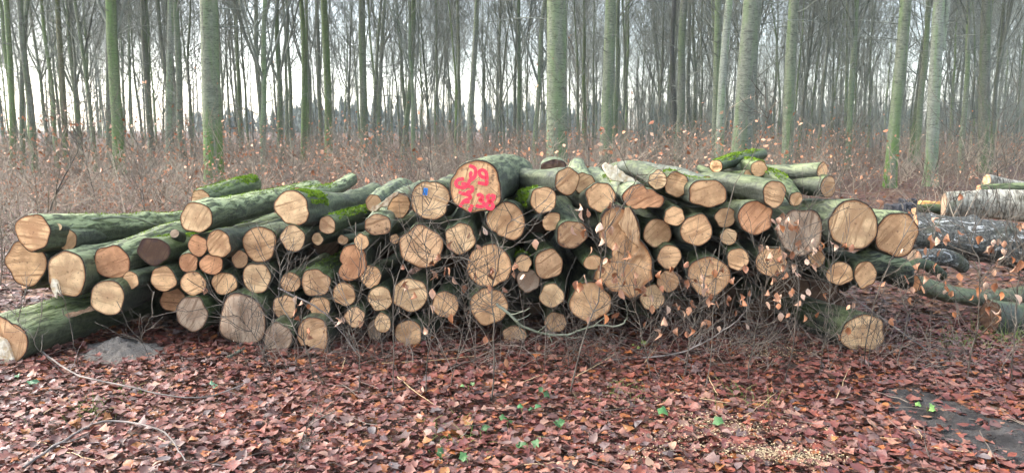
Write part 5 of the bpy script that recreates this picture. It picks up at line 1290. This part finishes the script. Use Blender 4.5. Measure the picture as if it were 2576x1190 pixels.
# ------------------------------------------------------------------ small plants, grass, sawdust
def ivy_mesh(seed):
    rg = np.random.default_rng(seed); n = 15; V = [(0, 0, 0.0)]
    for i in range(n):
        a = 2 * math.pi * i / n; r = (0.42 + 0.10 * math.cos(5 * a)) * rg.uniform(0.85, 1.1); V.append((math.cos(a) * r, math.sin(a) * r, 0.14 * math.cos(2 * a + seed) + rg.normal(0, 0.03)))
    return mesh_np('leaf', V, None, [(0, 1 + i, 1 + (i + 1) % n) for i in range(n)], mat=M_IVY)
IVY = [ivy_mesh(i) for i in range(4)]
def ivy(label, x, y, n, s, seed, col=(.075, .18, .05), group='green plants in the leaf litter'):
    rg = np.random.default_rng(seed); p = G(x, y); root = empty('ivy_plant', (p.x, p.y, gz(p.x, p.y))); tag(root, label, 'plant', group)
    for i in range(n):
        q = np.array([rg.normal(0, s * 0.55), rg.normal(0, s * 0.5), 0.05 + rg.uniform(0, 0.035)]) * (1 if n > 1 else np.array([0.2, 0.2, 1]))
        o = link('leaf', IVY[int(rg.integers(0, 4))], root, np.array(col) * rg.uniform(0.5, 0.95)); o.location = q; k = s * rg.uniform(0.75, 1.15); o.scale = (k, k, k)
        o.rotation_euler = (rg.normal(0.5, 0.3), rg.normal(0, 0.3), rg.uniform(-0.6, 0.6))
    T = Tubes(); T.add(np.array([[(0, 0, -0.01), (0.004, 0.0, 0.03), (0.0, 0.004, 0.06)]]), np.array([[0.002, 0.0018, 0.0014]]), 5); link('stem', T.mesh('stem', M_GRASS), root)
ivy('bright green scalloped leaf, largest of the green ones, right of centre', 1668, 1066, 1, 0.085, 1, (.11, .29, .08))
ivy('green ivy pair near the bottom, right of centre', 1410, 1092, 2, 0.05, 2)
ivy('dark green ivy cluster in the lower centre', 1312, 1050, 3, 0.05, 3, (.06, .19, .06))
ivy('green ivy leaves just left of the dark cluster', 1276, 1084, 2, 0.055, 4)
ivy('ivy leaves above the bottom edge in the centre', 1326, 1140, 3, 0.05, 5)
ivy('ivy sprig left of the centre ivy cluster', 1208, 1106, 3, 0.04, 6)
ivy('tiny ivy sprig low at the bottom left of centre', 1110, 1168, 2, 0.04, 7)
ivy('pale green seedling below the lower centre logs', 1178, 990, 3, 0.035, 8, (.18, .32, .10))
ivy('flat green leaf right of the largest green one', 1808, 1098, 1, 0.06, 9)
ivy('small ivy leaves before the bent whip at left', 548, 995, 4, 0.035, 10, (.10, .22, .11))
ivy('three ivy leaves in the left foreground', 85, 990, 3, 0.04, 11, (.09, .24, .10))
ivy('single ivy leaf close to the left edge', 44, 962, 1, 0.045, 12, (.10, .26, .10))
ivy('upright green leaf left of the largest one', 1355, 1008, 2, 0.045, 13)
ivy('seedling in the bare mud at lower right', 2330, 1045, 3, 0.04, 14, (.20, .36, .08))
ivy('pale green rosette before the lower right thicket', 1605, 890, 4, 0.04, 15, (.28, .36, .08))
ivy('ivy sprig at the bottom edge of the picture', 1175, 1180, 2, 0.045, 16)
def tuft(label, x, y, n, h, seed, spread=0.09):
    rg = np.random.default_rng(seed); p = G(x, y); base = np.zeros((n, 5, 3)); st = rg.normal(0, spread, (n, 3)); st[:, 2] = 0; base[:, 0] = st
    d = rg.normal(0, 0.5, (n, 3)); d[:, 2] = 1; d /= np.linalg.norm(d, axis=1, keepdims=True); L = h * rg.uniform(0.5, 1.2, n)
    for j in range(1, 5):
        d[:, 2] -= 0.28; d /= np.linalg.norm(d, axis=1, keepdims=True); base[:, j] = base[:, j - 1] + d * (L / 4)[:, None]; base[:, j, 2] = np.maximum(base[:, j, 2], 0.02)
    r = np.full((n, 1), 0.0022) * np.linspace(1, 0.3, 5)[None]; T = Tubes(); T.add(base, r, 3)
    root = empty('grass_tuft', (p.x, p.y, gz(p.x, p.y))); tag(root, label, 'grass', 'grass tufts in the leaf litter'); tag(link('blades', T.mesh('blades', M_GRASS), root), kind='stuff')
tuft('pale grass tuft in the left foreground leaves', 228, 1045, 60, 0.10, 1); tuft('small grass tuft left of the bowed whip', 325, 1000, 40, 0.08, 2)
tuft('green grass tuft below the centre saplings', 1120, 1110, 60, 0.11, 3, 0.13); tuft('thin grass tuft right of the lone yellow log', 2410, 868, 90, 0.13, 4, 0.14)
tuft('green grass tuft under the thick green log at right edge', 2530, 850, 90, 0.18, 5, 0.14); tuft('dry grass tuft before the thicket, right of centre', 1580, 1000, 50, 0.10, 6, 0.12)
tuft('straw coloured tuft in the right foreground', 1880, 1010, 50, 0.12, 7, 0.12)
def sawdust():
    rg = np.random.default_rng(90); P_ = []
    for x, y, sx, sy, n in [(1930, 1165, 50, 10, 520), (2010, 1180, 40, 8, 380), (1790, 1085, 50, 14, 240), (1740, 1120, 45, 14, 200), (1860, 1105, 40, 10, 240), (1900, 880, 70, 14, 420), (1960, 905, 40, 10, 240), (1560, 1030, 80, 30, 120), (1990, 1105, 70, 25, 160), (1650, 1160, 70, 15, 140)]:
        n *= 2; xs = rg.normal(x, sx * 1.3, n); ys = np.minimum(rg.normal(y, sy, n), 1230)
        P_ += [tuple(G(a, b)) for a, b in zip(xs, ys)]
    P_ = np.array(P_); P_[:, 2] = [gz(p[0], p[1]) + rg.uniform(0.03, 0.062) for p in P_]; n = len(P_)
    o = rg.normal(0, 1, (n, 3, 3)) * np.array([0.0042, 0.0042, 0.002]); V = (P_[:, None] + o).reshape(-1, 3); T = np.arange(n * 3).reshape(-1, 3)
    ob = link('sawdust', mesh_np('sawdust', V, None, T, mat=M_SAWDUST, smooth=False)); tag(ob, 'pale sawdust flakes scattered over the right foreground leaves', 'sawdust', kind='stuff')
sawdust()

def sticks():
    rg = np.random.default_rng(91); n = 420; xy = near_s(rg, n); a = rg.uniform(0, 3.14, n); L = rg.uniform(0.06, 0.45, n); k = 5
    p = np.zeros((n, k, 3)); f = np.linspace(-0.5, 0.5, k)
    p[:, :, 0] = xy[:, :1] + np.cos(a)[:, None] * L[:, None] * f + rg.normal(0, 0.006, (n, k)); p[:, :, 1] = xy[:, 1:] + np.sin(a)[:, None] * L[:, None] * f + rg.normal(0, 0.006, (n, k))
    p[:, :, 2] = np.array([gz(x, y) for x, y in xy])[:, None] + rg.uniform(0.03, 0.06, (n, 1)) + rg.normal(0, 0.006, (n, k))
    T = Tubes(); T.add(p, rg.uniform(0.0012, 0.0032, n)[:, None] * np.linspace(1, 0.6, k)[None], 4)
    o = link('ground_twigs', T.mesh('ground_twigs', M_THICK)); tag(o, 'small broken twigs strewn over the foreground leaves', 'twigs', kind='stuff')
sticks()

# ------------------------------------------------------------------ haze
def haze():
    import bmesh
    bm = bmesh.new(); bmesh.ops.create_cube(bm, size=1.0); bmesh.ops.scale(bm, vec=(640, 640, 31.5), verts=bm.verts)
    bmesh.ops.translate(bm, vec=(0, 0, 14.2), verts=bm.verts)
    me = bpy.data.meshes.new('haze'); bm.to_mesh(me); bm.free()
    m = bpy.data.materials.new('haze'); m.use_nodes = True; t = m.node_tree; t.nodes.clear()
    out = t.nodes.new('ShaderNodeOutputMaterial'); v = t.nodes.new('ShaderNodeVolumePrincipled'); v.inputs['Color'].default_value = (0.86, 0.93, 0.93, 1); v.inputs['Density'].default_value = 0.0006
    t.links.new(v.outputs[0], out.inputs['Volume']); me.materials.append(m)
    o = link('haze', me); tag(o, 'thin pale winter haze through the wood', 'haze', kind='stuff')
haze()
